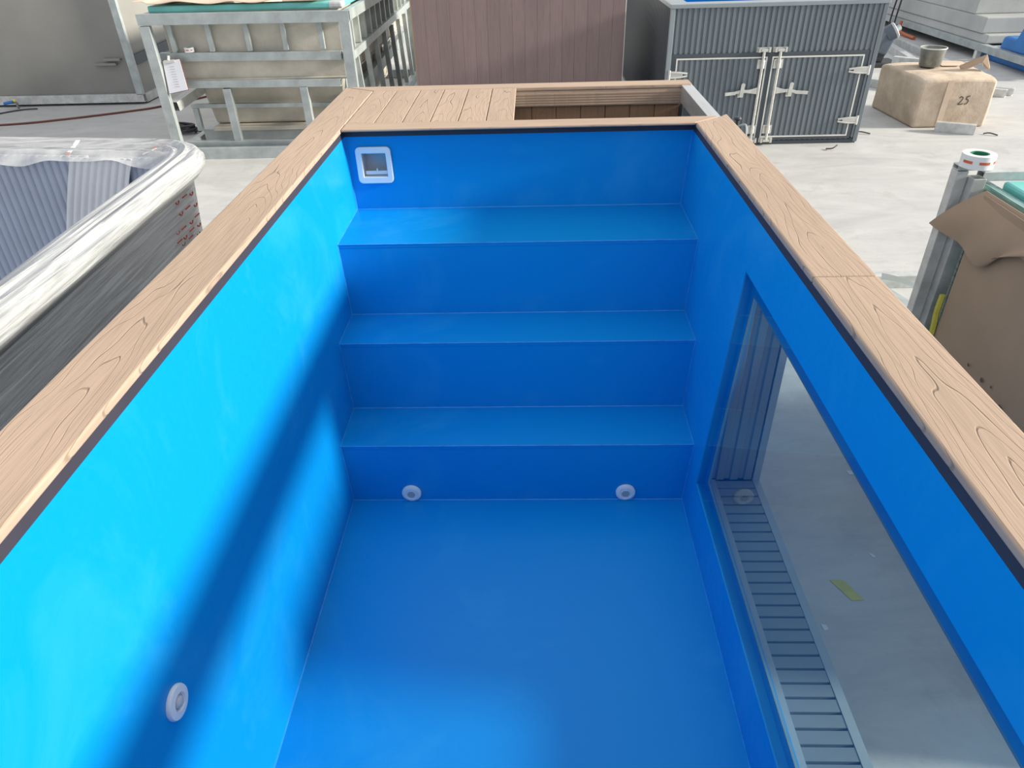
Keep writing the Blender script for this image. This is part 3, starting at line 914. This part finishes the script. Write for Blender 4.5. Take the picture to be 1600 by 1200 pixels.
# ================================================================= GREY TANK (far left)
gt = thing('grey_tank', 'large grey fibreglass tank with a steel corner post at the far left', 'tank', (-5.5, 6.8, FLOOR))
def bulge(u, v):
    x = -7.6 + 3.90 * u; z_ = -1.02 + 1.62 * v
    return (x, 5.80 - .05 * math.sin(math.pi * u) * math.sin(math.pi * v), z_)
MB().grid(bulge, 24, 12, (0, .05, 0)).build('front_panel', 'frp_grey', gt, smooth=True)
MB().box(-3.735, -3.690, 5.85, 8.2, -1.02, .6).build('side_panel', 'frp_grey', gt)
MB().box(-7.6, -3.735, 8.15, 8.2, -1.02, .6).build('rear_panel', 'frp_grey', gt)
MB().box(-7.55, -3.74, 5.86, 8.15, -.98, -.94).build('tank_bottom', 'frp_grey', gt)
def gb(name, p0, p1, w_, h_, upv=(0, 0, 1), mat='galv_light'):
    return MB().rtube(p0, p1, w_, h_, .005, upv).build(name, mat, gt, bevel=.003)
gb('corner_post', (-3.692, 5.765, -1.00), (-3.692, 5.765, .62), .075, .05, (0, 1, 0), 'galv')
gb('base_rail', (-7.6, 5.765, -1.033), (-3.655, 5.765, -1.033), .05, .085)
gb('base_rail', (-3.68, 5.80, -1.045), (-3.68, 8.2, -1.045), .05, .085)
gb('side_rail', (-3.675, 5.80, -.66), (-3.675, 8.2, -.60), .03, .10, mat='char_dark')
gb('gap_shade_strip', (-7.4, 5.85, FLOOR + .012), (-3.9, 5.85, FLOOR + .012), .06, .022, mat='black')  # black strip standing in for the shaded gap under the beam
MB().box(-4.10, -3.86, 5.750, 5.790, -.70, -.675).build('panel_bracket', 'frp_grey', gt, bevel=.004)
MB().box(-3.98, -3.80, 5.748, 5.790, -.655, -.630).build('panel_bracket', 'frp_grey', gt, bevel=.004)
# little valve on the floor before it
vv = thing('hose_valve', 'small brass and blue hose valve lying before the grey tank beam', 'valve', (-5.02, 5.62, FLOOR))
MB().tube([(-5.02, 5.62, FLOOR + .012), (-5.02, 5.62, -1.04), (-5.03, 5.62, -1.02)], .014, 10, 3).build('pipe', 'zinc', vv, smooth=True)
MB().bar((-5.03, 5.61, -1.012), (-5.02, 5.60, -.995), .025, .03).build('body', 'yellow', vv, bevel=.005)
MB().tube([(-5.05, 5.62, -1.02), (-5.10, 5.62, -1.025), (-5.16, 5.62, -1.035)], .016, 10, 3).build('handle', 'bluepipe', vv, smooth=True)
MB().tube([(-5.3, 5.1, FLOOR + .008), (-5.12, 5.4, FLOOR + .008), (-4.95, 5.57, FLOOR + .009), (-4.80, 5.60, FLOOR + .010)], .007, 6).build('lead', 'cable', vv, smooth=True)
hz = FLOOR + .010
tag(MB().tube([(-6.2, 4.75, hz), (-4.781, 4.904, hz), (-4.22, 5.088, hz), (-3.656, 5.392, hz), (-3.40, 5.60, hz), (-3.0, 6.2, hz), (-2.8, 7.2, hz)], .010, 8).build('air_hose', 'hose', smooth=True), 'red-brown air hose snaking across the floor towards the framed tank', 'hose')
pts = []
for k in range(46):
    a = k * .62
    pts.append((-2.66 + (.075 + .02 * math.sin(k)) * math.cos(a), 4.46 + (.05 + .015 * math.cos(k * 1.7)) * math.sin(a), FLOOR + .014 + .0016 * k))
pts += [(-2.50, 4.44, FLOOR + .014), (-2.42, 4.42, FLOOR + .014)]
tag(MB().tube(pts, .011, 6, 3).build('cable_coil', 'cable', smooth=True), 'black coiled cable heaped on the floor behind the left tank post', 'cable')

# ================================================================= BROWN CLAD POOL (back centre)
bp = thing('brown_clad_pool', 'tall box clad in upright brown boards behind the pool deck', 'pool', (.51, 5.0, FLOOR))
bx0, bx1, by = -.372, 1.402, 4.20
nb = 17; bw = (bx1 - bx0) / nb
pk = None
for k in range(nb):
    if pk is None:
        pk = MB().box(bx0 + .0004, bx0 + bw - .0004, by, by + .02, FLOOR + .02, .30).build('cladding_board', 'brown_z', bp, bevel=.0009, seg=1)
    else:
        copy_part(pk, bp, (k * bw, 0, 0))
MB().box(bx0 + .005, bx1 - .005, by + .021, 5.8, FLOOR + .02, .30).build('core_box', 'brown_dark', bp)
MB().box(bx0 - .012, bx0, by + .002, 5.8, FLOOR + .02, .30).build('side_cladding', 'card', bp)
MB().box(bx1, bx1 + .006, by + .004, 5.8, FLOOR + .02, .30).build('side_cladding', 'seal', bp)
MB().box(bx0, bx1, by + .01, 5.8, FLOOR, FLOOR + .02).build('plinth', 'brown_dark', bp)

# ================================================================= CHARCOAL CABINET POOL (back right)
cp = thing('charcoal_cabinet_pool', 'charcoal ribbed pool casing with two latched doors', 'pool', (2.5, 4.6, FLOOR))
cx0, cx1, cy, cy1, ct = 1.690, 3.330, 3.71, 7.4, -.035
zlow = FLOOR + .03
def rf(xa, xb, za, zb_, y=cy, name='ribbed_panel', par=cp, dep=.012):
    return ribs(MB(), xa, xb, .0430, dep, lambda u, d, v: (u, y + .012 - d, v), za, zb_).build(name, 'char', par)
rf(cx0 + .035, cx1 - .035, -.388, ct - .03)
rf(cx0 + .035, 1.735, -1.055, -.388)
rf(3.262, cx1 - .035, -1.055, -.388)
rf(cx0 + .035, cx1 - .035, zlow + .005, -1.062)
MB().box(cx0, cx0 + .035, cy - .006, cy + .03, FLOOR + .012, ct - .03).build('corner_trim', 'char_trim', cp, bevel=.003)
MB().box(cx1 - .035, cx1, cy - .006, cy + .03, FLOOR + .012, ct - .03).build('corner_trim', 'char', cp, bevel=.003)
MB().ring([(cx0 - .006, cy - .010, ct - .03), (cx1 + .006, cy - .010, ct - .03), (cx1 + .006, cy1, ct - .03), (cx0 - .006, cy1, ct - .03)],
          [(cx0 + .14, cy + .13, ct - .03), (cx1 - .14, cy + .13, ct - .03), (cx1 - .14, cy1 - .13, ct - .03), (cx0 + .14, cy1 - .13, ct - .03)], (0, 0, .03)).build('top_rim', 'char_trim', cp, bevel=.004, label='pale grey flat rim round the top')
MB().ring([(cx0 + .13, cy + .12, -.9), (cx1 - .13, cy + .12, -.9), (cx1 - .13, cy1 - .12, -.9), (cx0 + .13, cy1 - .12, -.9)],
          [(cx0 + .15, cy + .14, -.9), (cx1 - .15, cy + .14, -.9), (cx1 - .15, cy1 - .14, -.9), (cx0 + .15, cy1 - .14, -.9)], (0, 0, .9 + ct - .031)).build('inner_liner', 'pool', cp, label='blue liner seen over the rim')
MB().box(cx0 + .15, cx1 - .15, cy + .14, cy1 - .14, -.92, -.9).build('inner_bottom', 'pool', cp)
MB().box(cx0 + .01, cx1 - .01, cy + .005, cy1, FLOOR, zlow).build('base_rail', 'char_dark', cp)
ribs(MB(), cy + .03, cy1, .043, .005, lambda u, d, v: (cx0 + .012 - d, u, v), zlow, ct - .03).build('side_panel', 'char_shaded', cp)
ribs(MB(), cy + .03, cy1, .043, .012, lambda u, d, v: (cx1 - .012 + d, u, v), zlow, ct - .03).build('side_panel', 'char', cp)
MB().box(cx0, cx1, cy1, cy1 + .02, zlow, ct - .03).build('rear_panel', 'char', cp)
# door opening frame and doors
MB().ring([(1.735, cy - .003, -1.062), (3.262, cy - .003, -1.062), (3.262, cy - .003, -.386), (1.735, cy - .003, -.386)],
          [(1.764, cy - .003, -1.043), (3.236, cy - .003, -1.043), (3.236, cy - .003, -.414), (1.764, cy - .003, -.414)], (0, .016, 0)).build('door_frame', 'char_dark', cp)
MB().box(2.480, 2.518, cy - .003, cy + .013, -1.042, -.4145).build('centre_mullion', 'char_dark', cp)
def door(xa, xb, rod, hand, hinges, s):
    za, zb_ = -1.040, -.417
    d = ribs(MB(), xa + .012, xb - .012, .043, .012, lambda u, dd, v: (u, cy + .010 - dd, v), za + .012, zb_ - .012).build('door', 'char', cp, label='ribbed charcoal door with a white edge seal')
    MB().ring([(xa, cy - .006, za), (xb, cy - .006, za), (xb, cy - .006, zb_), (xa, cy - .006, zb_)],
              [(xa + .011, cy - .006, za + .011), (xb - .011, cy - .006, za + .011), (xb - .011, cy - .006, zb_ - .011), (xa + .011, cy - .006, zb_ - .011)], (0, .018, 0)).build('edge_seal', 'seal', d)
    yr = cy - .028
    MB().cyl((rod, yr, -1.055), (rod, yr, -.372), .0115, 12).build('lock_rod', 'inox', d, smooth=True)
    for z_ in (-.366, -1.060):
        b = MB()
        for a in (-.048, .030):
            b.box(rod + a, rod + a + .018, cy - .040, cy - .004, z_ - .016, z_ + .016)
        b.box(rod - .056, rod + .056, cy - .012, cy - .0035, z_ - .018, z_ + .018)
        b.box(rod - .026, rod + .026, cy - .040, cy - .018, z_ - .010, z_ + .010)
        b.build('rod_keeper', 'inox', d, bevel=.002)
    for z_ in (-.470, -.972):
        b = MB().box(rod - .036, rod + .036, cy - .014, cy - .0025, z_ - .034, z_ + .034)
        b.cyl((rod, yr, z_ - .028), (rod, yr, z_ + .028), .018, 12)
        b.build('rod_bracket', 'inox', d, bevel=.002)
    # swing handle
    e0, hub = hand
    b = MB()
    zc_ = -.668
    b.prism([(rod + .012 * s, cy - .034, zc_ + .03), (rod + .05 * s, cy - .034, zc_ + .018), (rod + .09 * s, cy - .034, zc_ + .010), (rod + .09 * s, cy - .034, zc_ - .012), (rod + .012 * s, cy - .034, zc_ - .022)], (0, .006, 0))
    b.bar((rod + .08 * s, cy - .031, zc_), (hub, cy - .030, zc_ + .002), .006, .024)
    b.bar((hub, cy - .030, zc_ + .002), (hub + .05 * s, cy - .030, zc_ - .010), .006, .022)
    b.bar((hub + .045 * s, cy - .030, zc_ - .012), (e0, cy - .036, zc_ - .018), .006, .026)
    b.build('lock_handle', 'inox', d, bevel=.001)
    b = MB()
    b.bar((hub, cy - .040, zc_ - .042), (hub + .006, cy - .036, zc_ + .055), .030, .006, (0, 1, 0))
    b.box(hub - .022, hub + .022, cy - .020, cy - .0025, zc_ - .048, zc_ - .005)
    b.cyl((hub + .006, cy - .040, zc_ + .048), (hub + .006, cy - .033, zc_ + .048), .016, 12)
    b.build('handle_catch', 'inox', d, bevel=.001)
    for (ha, hb, hz_) in hinges:
        b = MB()
        knu = hb if s > 0 else ha
        tip = ha if s > 0 else hb
        for dz in (-.014, .014):
            b.tube([(knu, cy - .012, hz_ + dz * 1.5), ((knu + tip) / 2, cy - .016, hz_ + dz * 1.3), (tip, cy - .010, hz_ + dz * .6)], .009, 8, 3)
        b.bar((knu, cy - .010, hz_), ((knu * .25 + tip * .75), cy - .010, hz_), .008, .040, (0, 0, 1))
        b.cyl((knu, cy - .014, hz_ - .036), (knu, cy - .014, hz_ + .036), .011, 10)
        b.build('hinge', 'inox', d, smooth=True)
    return d
door(1.766, 2.480, 2.440, (2.176, 2.306), [(1.718, 1.862, -.536), (1.718, 1.862, -.912)], -1)
door(2.518, 3.234, 2.567, (2.836, 2.690), [(3.132, 3.286, -.530), (3.132, 3.286, -.912)], 1)

# ================================================================= WRAPPED BOX, BUCKET AND SCRAPS (right)
bxo = MB()
BX = dict(a=V((3.965, 4.128, 0)), b=V((4.585, 4.118, 0)), c=V((4.66, 4.93, 0)), d=V((3.93, 4.925, 0)))
zt_ = -.69
def bgrid(u, v, w_):
    lo = BX['a'].lerp(BX['b'], u); hi = BX['d'].lerp(BX['c'], u)
    return lo.lerp(hi, v)
bm_ = bmesh.new()
bmesh.ops.create_cube(bm_, size=1.0)
bmesh.ops.subdivide_edges(bm_, edges=bm_.edges, cuts=11, use_grid_fill=True)
vs = []; 
bm_.verts.ensure_lookup_table(); bm_.faces.ensure_lookup_table()
for v in bm_.verts:
    u_, v_, w_ = v.co.x + .5, v.co.y + .5, v.co.z + .5
    p = bgrid(u_, v_, w_)
    z_ = FLOOR + (zt_ - FLOOR) * w_
    n_ = noise.noise(V((p.x * 5, p.y * 5, z_ * 6)))
    cxy = V((4.28, 4.52, 0))
    d = (p - cxy)
    s_ = 1.0 + .012 * n_
    p = cxy + d * s_
    vs.append((p.x, p.y, z_ + (.012 * n_ if w_ > .02 else 0) - (.012 * (abs(2 * u_ - 1) ** 6 + abs(2 * v_ - 1) ** 6) if w_ > .9 else 0)))
fs = [tuple(v.index for v in fa.verts) for fa in bm_.faces]
bm_.free()
wb = thing('wrapped_box', 'tan box wrapped in woven cloth, marked 25, on the floor', 'box', (4.28, 4.52, FLOOR))
o = MB().add(vs, fs).build('box_body', 'burlap', wb, smooth=True, bevel=.02, seg=3)
# hand-written 25
st = MB()
yb = 4.112
def stroke(pts):
    for a, b in zip(pts[:-1], pts[1:]):
        st.bar((a[0], yb, a[1]), (b[0], yb, b[1]), .004, .008, (0, 0, 1) if abs(a[0] - b[0]) > abs(a[1] - b[1]) else (1, 0, 0))
ox, oz = 4.300, -.905
stroke([(ox, oz + .052), (ox + .010, oz + .063), (ox + .026, oz + .060), (ox + .030, oz + .046), (ox + .016, oz + .020), (ox, oz), (ox + .022, oz - .001), (ox + .040, oz + .006)])
ox += .052
stroke([(ox + .034, oz + .068), (ox + .008, oz + .060), (ox + .006, oz + .040), (ox + .020, oz + .040), (ox + .030, oz + .026), (ox + .022, oz + .006), (ox, oz)])
st.build('handwritten_number', 'pencil', wb, label='dark handwritten 25')
MB().bar((4.186, 4.116, -1.085), (4.194, 4.116, -.71), .006, .05, (1, 0, 0)).build('tape_strip', 'card_light', wb, label='pale tape running down the front')
bk = thing('metal_bucket', 'dull grey metal bucket standing on the wrapped box', 'bucket', (4.213, 4.60, zt_ + .008))
c_ = (4.213, 4.60, zt_ + .008)
MB().lathe([(.070, .001), (.083, .004), (.090, .02), (.108, .155), (.104, .156), (.086, .022), (.070, .012)], c_, (0, 0, 1), 36, True).build('pail', 'zinc', bk, smooth=True)
MB().lathe([(.001, .002), (.080, .003), (.080, .010), (.001, .010)], c_, (0, 0, 1), 32).build('pail_bottom', 'zinc', bk)
MB().lathe([(.104, .150), (.110, .150), (.110, .158), (.104, .158)], c_, (0, 0, 1), 36, True).build('rim', 'seal', bk, smooth=True, label='pale rim of the bucket')
MB().lathe([(.001, .120), (.100, .118), (.100, .126), (.001, .136)], c_, (0, 0, 1), 32).build('contents', 'seal', bk, smooth=True, label='pale dried contents')
# torn cardboard folded like a tent, its long flank turned to the pool
tc = MB()
zq = zt_ + .010
A = [(4.372, 4.40, zq + .030), (4.386, 4.385, zq + .004), (4.425, 4.375, zq + .006), (4.480, 4.375, zq + .026), (4.548, 4.38, zq + .062), (4.588, 4.405, zq + .118), (4.560, 4.405, zq + .108), (4.440, 4.40, zq + .062)]
tc.prism(A, (0, .004, .001))
B = [(4.588, 4.405, zq + .118), (4.552, 4.38, zq + .064), (4.562, 4.375, zq + .030), (4.580, 4.38, zq + .024), (4.600, 4.37, zq + .004), (4.626, 4.37, zq + .002), (4.606, 4.385, zq + .062)]
tc.prism(B, (.002, .004, .002))
D_ = [(4.588, 4.409, zq + .119), (4.626, 4.374, zq + .003), (4.680, 4.47, zq + .002), (4.640, 4.50, zq + .085)]
tc.prism(D_, (.003, 0, .003))
tag(tc.build('torn_cardboard', 'card'), 'torn folded piece of brown cardboard standing on the wrapped box', 'cardboard')
tag(MB().prism([(4.33, 4.60, zt_ + .006), (4.47, 4.585, zt_ + .006), (4.56, 4.72, zt_ + .006), (4.50, 4.83, zt_ + .006), (4.36, 4.80, zt_ + .006)], (0, 0, .004)).build('cardboard_scrap', 'card_light'), 'flat pale cardboard scrap lying right of the metal bucket', 'cardboard')
# loose steel tubes
def loose(p0, p1, w_, h_, label, mat='galv_light', name='steel_tube', grp='loose steel tubes on the floor'):
    o = MB().rtube(p0, p1, w_, h_, .004).build(name, mat, bevel=.002)
    return tag(o, label, 'tube', grp)
loose((4.115, 4.02, FLOOR + .04), (4.385, 3.885, FLOOR + .04), .06, .08, 'short square steel tube offcut on the floor before the wrapped box')
loose((5.45, 8.60, FLOOR + .04), (5.10, 6.30, FLOOR + .04), .08, .08, 'long steel tube behind the box, nearer to the cut-off saw')
loose((5.66, 8.75, FLOOR + .04), (5.50, 6.60, FLOOR + .04), .06, .08, 'long steel tube behind the box, farther from the cut-off saw')
loose((4.60, 6.15, FLOOR + .20), (5.00, 5.78, FLOOR + .20), .08, .08, 'raised pale steel tube just behind the bucket')
loose((4.62, 6.02, FLOOR + .08), (4.94, 5.72, FLOOR + .08), .10, .157, 'thick steel block tube carrying the raised tube behind the bucket', 'galv')
loose((4.05, 6.05, FLOOR + .04), (4.55, 5.55, FLOOR + .04), .08, .08, 'pale blue-grey steel tube between the cabinet corner and the box')
loose((5.00, 5.50, FLOOR + .035), (5.36, 5.20, FLOOR + .035), .07, .07, 'left one of two open tube ends right of the wrapped box')
loose((5.10, 5.56, FLOOR + .035), (5.46, 5.26, FLOOR + .035), .07, .07, 'right one of two open tube ends right of the wrapped box')
# cut-off saw behind the cabinet
sw = thing('cutoff_saw', 'slate cut-off saw on the floor beside the charcoal cabinet', 'saw', (4.85, 6.95, FLOOR))
MB().box(4.62, 5.00, 6.80, 7.15, FLOOR, FLOOR + .05).build('base', 'black', sw, bevel=.01)
MB().bar((4.76, 6.93, FLOOR + .05), (4.79, 6.93, FLOOR + .22), .10, .12, (0, 1, 0)).build('stand', 'black', sw, bevel=.01)
MB().bar((4.765, 6.93, FLOOR + .14), (4.845, 6.93, FLOOR + .36), .13, .16, (0, 1, 0)).build('motor_housing', 'machine', sw, bevel=.02)
MB().lathe([(.02, 0), (.085, 0), (.092, .015), (.092, .085), (.02, .085)], (4.805, 6.92, FLOOR + .335), (.80, -.18, .57), 28).build('blade_guard', 'machine', sw, smooth=True)
MB().lathe([(.02, 0), (.094, 0), (.094, .022), (.080, .030), (.02, .030)], (4.805 + .0695, 6.92 - .0156, FLOOR + .335 + .0495), (.80, -.18, .57), 28).build('guard_rim', 'offwhite', sw, smooth=True, label='pale cover at the end of the blade guard')
MB().cyl((4.87, 7.02, FLOOR + .33), (5.00, 7.05, FLOOR + .40), .035, 14).build('arm_tube', 'galv', sw, smooth=True)

# wires on the floor beside the box
tag(MB().tube([(4.72, 6.45, FLOOR + .008), (4.86, 6.38, FLOOR + .012), (4.98, 6.5, FLOOR + .008), (4.96, 6.36, FLOOR + .01), (4.86, 6.25, FLOOR + .008)], .007, 6).build('loose_wire', 'cable', smooth=True), 'dark loose wire on the floor behind the wrapped box', 'wire')

# ================================================================= STEPPED WHITE SHELL (far right)
ss = thing('stepped_shell', 'whitish fibreglass shell with outside steps on a steel beam', 'pool shell', (7.2, 8.9, FLOOR))
def frb(x0, x1, y0, y1, z0, z1, name='shell_tier', mat='frp_white', b=.014, par=ss):
    return MB().hexa([(x0, y0, z0), (x1, y0, z0), (x1, y1, z0), (x0, y1, z0), (x0 + .02, y0 + .02, z1), (x1, y0 + .02, z1), (x1, y1, z1), (x0 + .02, y1, z1)]).build(name, mat, par, bevel=b, seg=3)
frb(6.12, 8.6, 7.16, 12.2, -.925, -.83)
frb(6.12, 8.6, 7.30, 12.2, -.83, -.655)
frb(6.14, 8.6, 7.62, 12.2, -.655, -.45)
frb(6.16, 8.6, 8.00, 12.2, -.45, .15)
def sb(name, p0, p1, w_, h_, upv=(0, 0, 1), mat='galv'):
    return MB().rtube(p0, p1, w_, h_, .005, upv).build(name, mat, ss, bevel=.004)
sb('beam', (6.12, 5.9, -.965), (6.12, 12.2, -.965), .08, .08)
sb('beam', (8.4, 5.9, -.965), (8.4, 12.2, -.965), .08, .08)
for y in (6.3, 7.1, 9.4, 12.0):
    sb('cross_beam', (6.16, y, -.968), (8.36, y, -.968), .06, .06)
for x, y in ((6.12, 7.25), (6.12, 9.6), (6.12, 12.0), (8.4, 6.2), (8.4, 9.6), (8.4, 12.0), (6.12, 6.0)):
    sb('foot', (x, y, FLOOR), (x, y, -1.005), .06, .06, (0, 1, 0), 'seal')
for k, (ya, yb2) in enumerate(((9.42, 9.50), (9.56, 9.66))):
    tag(MB().tube([(6.06, ya, .3), (6.05, ya + .02, -.4), (6.04, yb2, -.9), (6.02, yb2 - .05, FLOOR + .012), (5.95, yb2 - .3, FLOOR + .012)], .012, 6).build('hanging_cable', 'cable', smooth=True),
        ('dark cable hanging in front of the stepped white shell, nearer to the steps', 'dark cable hanging in front of the stepped white shell, farther from the steps')[k], 'cable', 'cables hanging before the white shell')
tag(MB().tube([(6.02, 9.25, -.93), (6.00, 9.20, -1.04), (6.00, 9.0, -1.07), (6.0, 8.7, -1.075)], .022, 8).build('orange_strap', 'orange', smooth=True), 'orange strap end hanging under the steel beam of the stepped shell', 'strap')
# blue moulding standing on the beam, and the blue slab beneath
bl = MB().prism([(6.14, 6.88, -.924), (6.14, 6.85, -.80), (6.14, 6.80, -.785), (6.14, 6.64, -.79), (6.14, 6.60, -.78), (6.14, 6.545, -.66), (6.14, 6.50, -.645), (6.14, 6.10, -.60), (6.14, 6.0, -.924)], (.9, 0, 0)).build('blue_moulding', 'bluepipe', bevel=.02, seg=3)
tag(bl, 'blue stepped plastic moulding standing on the beam before the white shell', 'moulding')
bs = MB().box(6.20, 7.4, 5.8, 7.42, FLOOR, FLOOR + .075).build('blue_slab', 'bluepipe', bevel=.02)
tag(bs, 'flat blue plastic slab lying on the floor under the steel beam', 'slab')

# ================================================================= CARDBOARD-COVERED FRAME (right)
fr = thing('glazed_frame_tank', 'framed teal tank at the right with glass panes behind cardboard', 'tank', (2.9, -.85, FLOOR))
TZp = -.115
fy1, fy0 = -.15, -1.50
def ft(name, p0, p1, w_, h_, upv=(0, 0, 1), mat='galv_light'):
    return MB().rtube(p0, p1, w_, h_, .004, upv).build(name, mat, fr, bevel=.002)
ft('corner_post', (1.985, -.115, FLOOR), (1.985, -.115, TZp + .005), .036, .040, (0, 1, 0))
ft('corner_post', (2.026, -.145, FLOOR), (2.026, -.145, TZp - .01), .040, .044, (0, 1, 0))
ft('corner_post', (2.03, -1.47, FLOOR), (2.03, -1.47, TZp), .040, .044, (0, 1, 0))
ft('corner_post', (3.75, -.115, FLOOR), (3.75, -.115, TZp), .040, .044, (0, 1, 0))
ft('corner_post', (3.75, -1.47, FLOOR), (3.75, -1.47, TZp), .040, .044, (0, 1, 0))
ft('top_rail', (2.05, -.118, TZp - .012), (3.75, -.118, TZp - .012), .04, .030)
ft('top_stub', (1.968, -.112, TZp + .014), (2.075, -.112, TZp + .014), .036, .018)
ft('base_rail', (2.01, -1.45, FLOOR + .02), (2.01, -.17, FLOOR + .02), .04, .04)
ft('base_rail', (2.05, -1.47, FLOOR + .02), (3.73, -1.47, FLOOR + .02), .04, .04)
for k in range(3):
    xg = 2.062 + k * .017
    MB().box(xg, xg + .009, fy0 + .03, -.085, FLOOR + .05, -.150 - .004 * k).build('glass_sheet', 'glass_edge', fr, bevel=.001, label='glass pane seen edge-on with a greenish rim')
MB().ring([(2.115, fy0 + .02, -.85), (3.70, fy0 + .02, -.85), (3.70, -.142, -.85), (2.115, -.142, -.85)],
          [(2.160, fy0 + .07, -.85), (3.64, fy0 + .07, -.85), (3.64, -.188, -.85), (2.160, -.188, -.85)], (0, 0, .71)).build('tank_body', 'teal', fr, bevel=.010, label='teal gelcoat tank open at the top')
MB().box(2.16, 3.64, fy0 + .07, -.188, -.87, -.85).build('tank_bottom', 'teal', fr)
# cardboard face sheet and torn flap
MB().grid(lambda u, v: (2.005 - .012 * math.sin(math.pi * u) * math.sin(math.pi * v) - .004 * math.sin(u * 7), -.245 - 1.27 * u - .0 * v, FLOOR + .02 + v * (-.148 - FLOOR - .02)), 20, 16, (.004, 0, 0)).build('cardboard_sheet', 'card', fr, smooth=True, label='brown cardboard sheet covering the near side')
top = [(2.018, -.225, -.143), (2.018, -.455, -.143), (2.018, -.9, -.143), (2.018, -1.5, -.143)]
def fl_(u, v):
    y_top = -.225 - 1.28 * u
    # lower torn outline: (y, z) by u
    outl = [(0, -.080, -.302), (.05, -.145, -.305), (.10, -.225, -.308), (.17, -.30, -.318), (.22, -.362, -.330), (.26, -.395, -.318), (.29, -.400, -.298), (.33, -.432, -.272), (.42, -.520, -.228), (.55, -.80, -.25), (.8, -1.15, -.30), (1, -1.46, -.29)]
    for a, b in zip(outl[:-1], outl[1:]):
        if a[0] <= u <= b[0]:
            t_ = (u - a[0]) / (b[0] - a[0]); yl = a[1] + (b[1] - a[1]) * t_; zl = a[2] + (b[2] - a[2]) * t_; break
    y_ = y_top + (yl - y_top) * v
    z_ = -.143 + (zl + .143) * v
    x_ = 2.022 - .040 * v ** .7 - .012 * math.sin(math.pi * v) - .005 * math.sin(u * 40) * v - (.02 * (1 - u / .1) * v if u < .1 else 0)
    return (x_, y_, z_)
MB().grid(fl_, 60, 10, (-.003, 0, .001)).build('torn_flap', 'card', fr, smooth=True, label='torn cardboard flap folded over the top edge')
MB().tube([(2.000, -.222, -.50), (1.997, -.226, -.56), (2.0, -.232, -.62), (1.996, -.240, -.70), (2.0, -.242, -.80)], .010, 6).build('yellow_strip', 'yellow', fr, smooth=True, label='strip of yellow tape along the sheet edge')
for k in range(9):
    a = random.random(); b = random.random()
    MB().lathe([(.001, 0), (.004 + .006 * random.random(), .0004), (.001, .0016)], (1.991 - .004 * math.sin(math.pi * (.15 + a * .3)), -.42 - a * .45, -.60 - b * .09), (-1, 0, 0), 7).build('dirt_spot', 'pencil', fr)
tape_roll('tape_roll', 'white tape roll with red print on the corner post of the right frame', (2.012, -.142, TZp + .0235), .048, .028, .040)
# offcuts on the floor behind the post
loose((2.36, 1.05, FLOOR + .035), (2.80, 1.05, FLOOR + .035), .06, .07, 'short tube lying across behind the right frame post')
loose((2.39, .985, FLOOR + .025), (2.54, .50, FLOOR + .025), .07, .05, 'short tube lying lengthwise behind the right coping', 'galv')
tag(MB().grid(lambda u, v: (2.42 + .26 * u, .98 - .10 * math.sin(u * 2.2) - .05 * u + .012 * v, FLOOR + .072 + .03 * v + .012 * math.sin(u * 6) - .03 * u * v), 16, 3, (0, 0, .001)).build('film_ribbon', 'seal', smooth=True), 'twisted white film ribbon lying over the two short tubes', 'ribbon')

# ================================================================= FLOOR SCRAPS
def chip(name, pts, mat, label, cat, grp=None, h=.002):
    return tag(MB().prism([(x, y, FLOOR + .0005) for x, y in pts], (0, 0, h)).build(name, mat), label, cat, grp)
chip('yellow_tape_strip', [(1.515, -.925), (1.556, -.925), (1.590, -1.000), (1.553, -1.002)], 'yellow', 'piece of yellow tape stuck on the floor outside the pool window', 'tape')
chip('paper_scrap', [(1.435, -1.085), (1.450, -1.088), (1.452, -1.102), (1.438, -1.106)], 'paper', 'white scrap beside the window sill, near the yellow tape', 'scrap', 'white scraps seen through the window')
chip('paper_scrap', [(1.745, -.425), (1.775, -.430), (1.772, -.446), (1.750, -.448)], 'paper', 'white scrap highest in the pool window, far from the sill', 'scrap', 'white scraps seen through the window')
chip('paper_scrap', [(1.672, -.818), (1.684, -.822), (1.690, -.835), (1.680, -.836)], 'paper', 'small white scrap between the yellow tape and the upper glass edge', 'scrap', 'white scraps seen through the window')
def twig(pts, label, r=.006):
    return tag(MB().tube([(x, y, FLOOR + r * 1.1 + z_) for x, y, z_ in pts], r, 6, 3).build('twig', 'pencil', smooth=True), label, 'twig', 'twigs on the floor')
twig([(3.42, 4.02, 0), (3.47, 3.98, .01), (3.54, 3.95, 0)], 'dark twig on the floor just right of the cabinet corner')
twig([(3.02, 3.53, 0), (3.06, 3.50, .012), (3.10, 3.52, .03)], 'dark twig on the floor in front of the right cabinet door')
twig([(4.46, 3.88, 0), (4.50, 3.86, .01), (4.55, 3.82, 0)], 'dark twig on the floor right of the steel offcut')
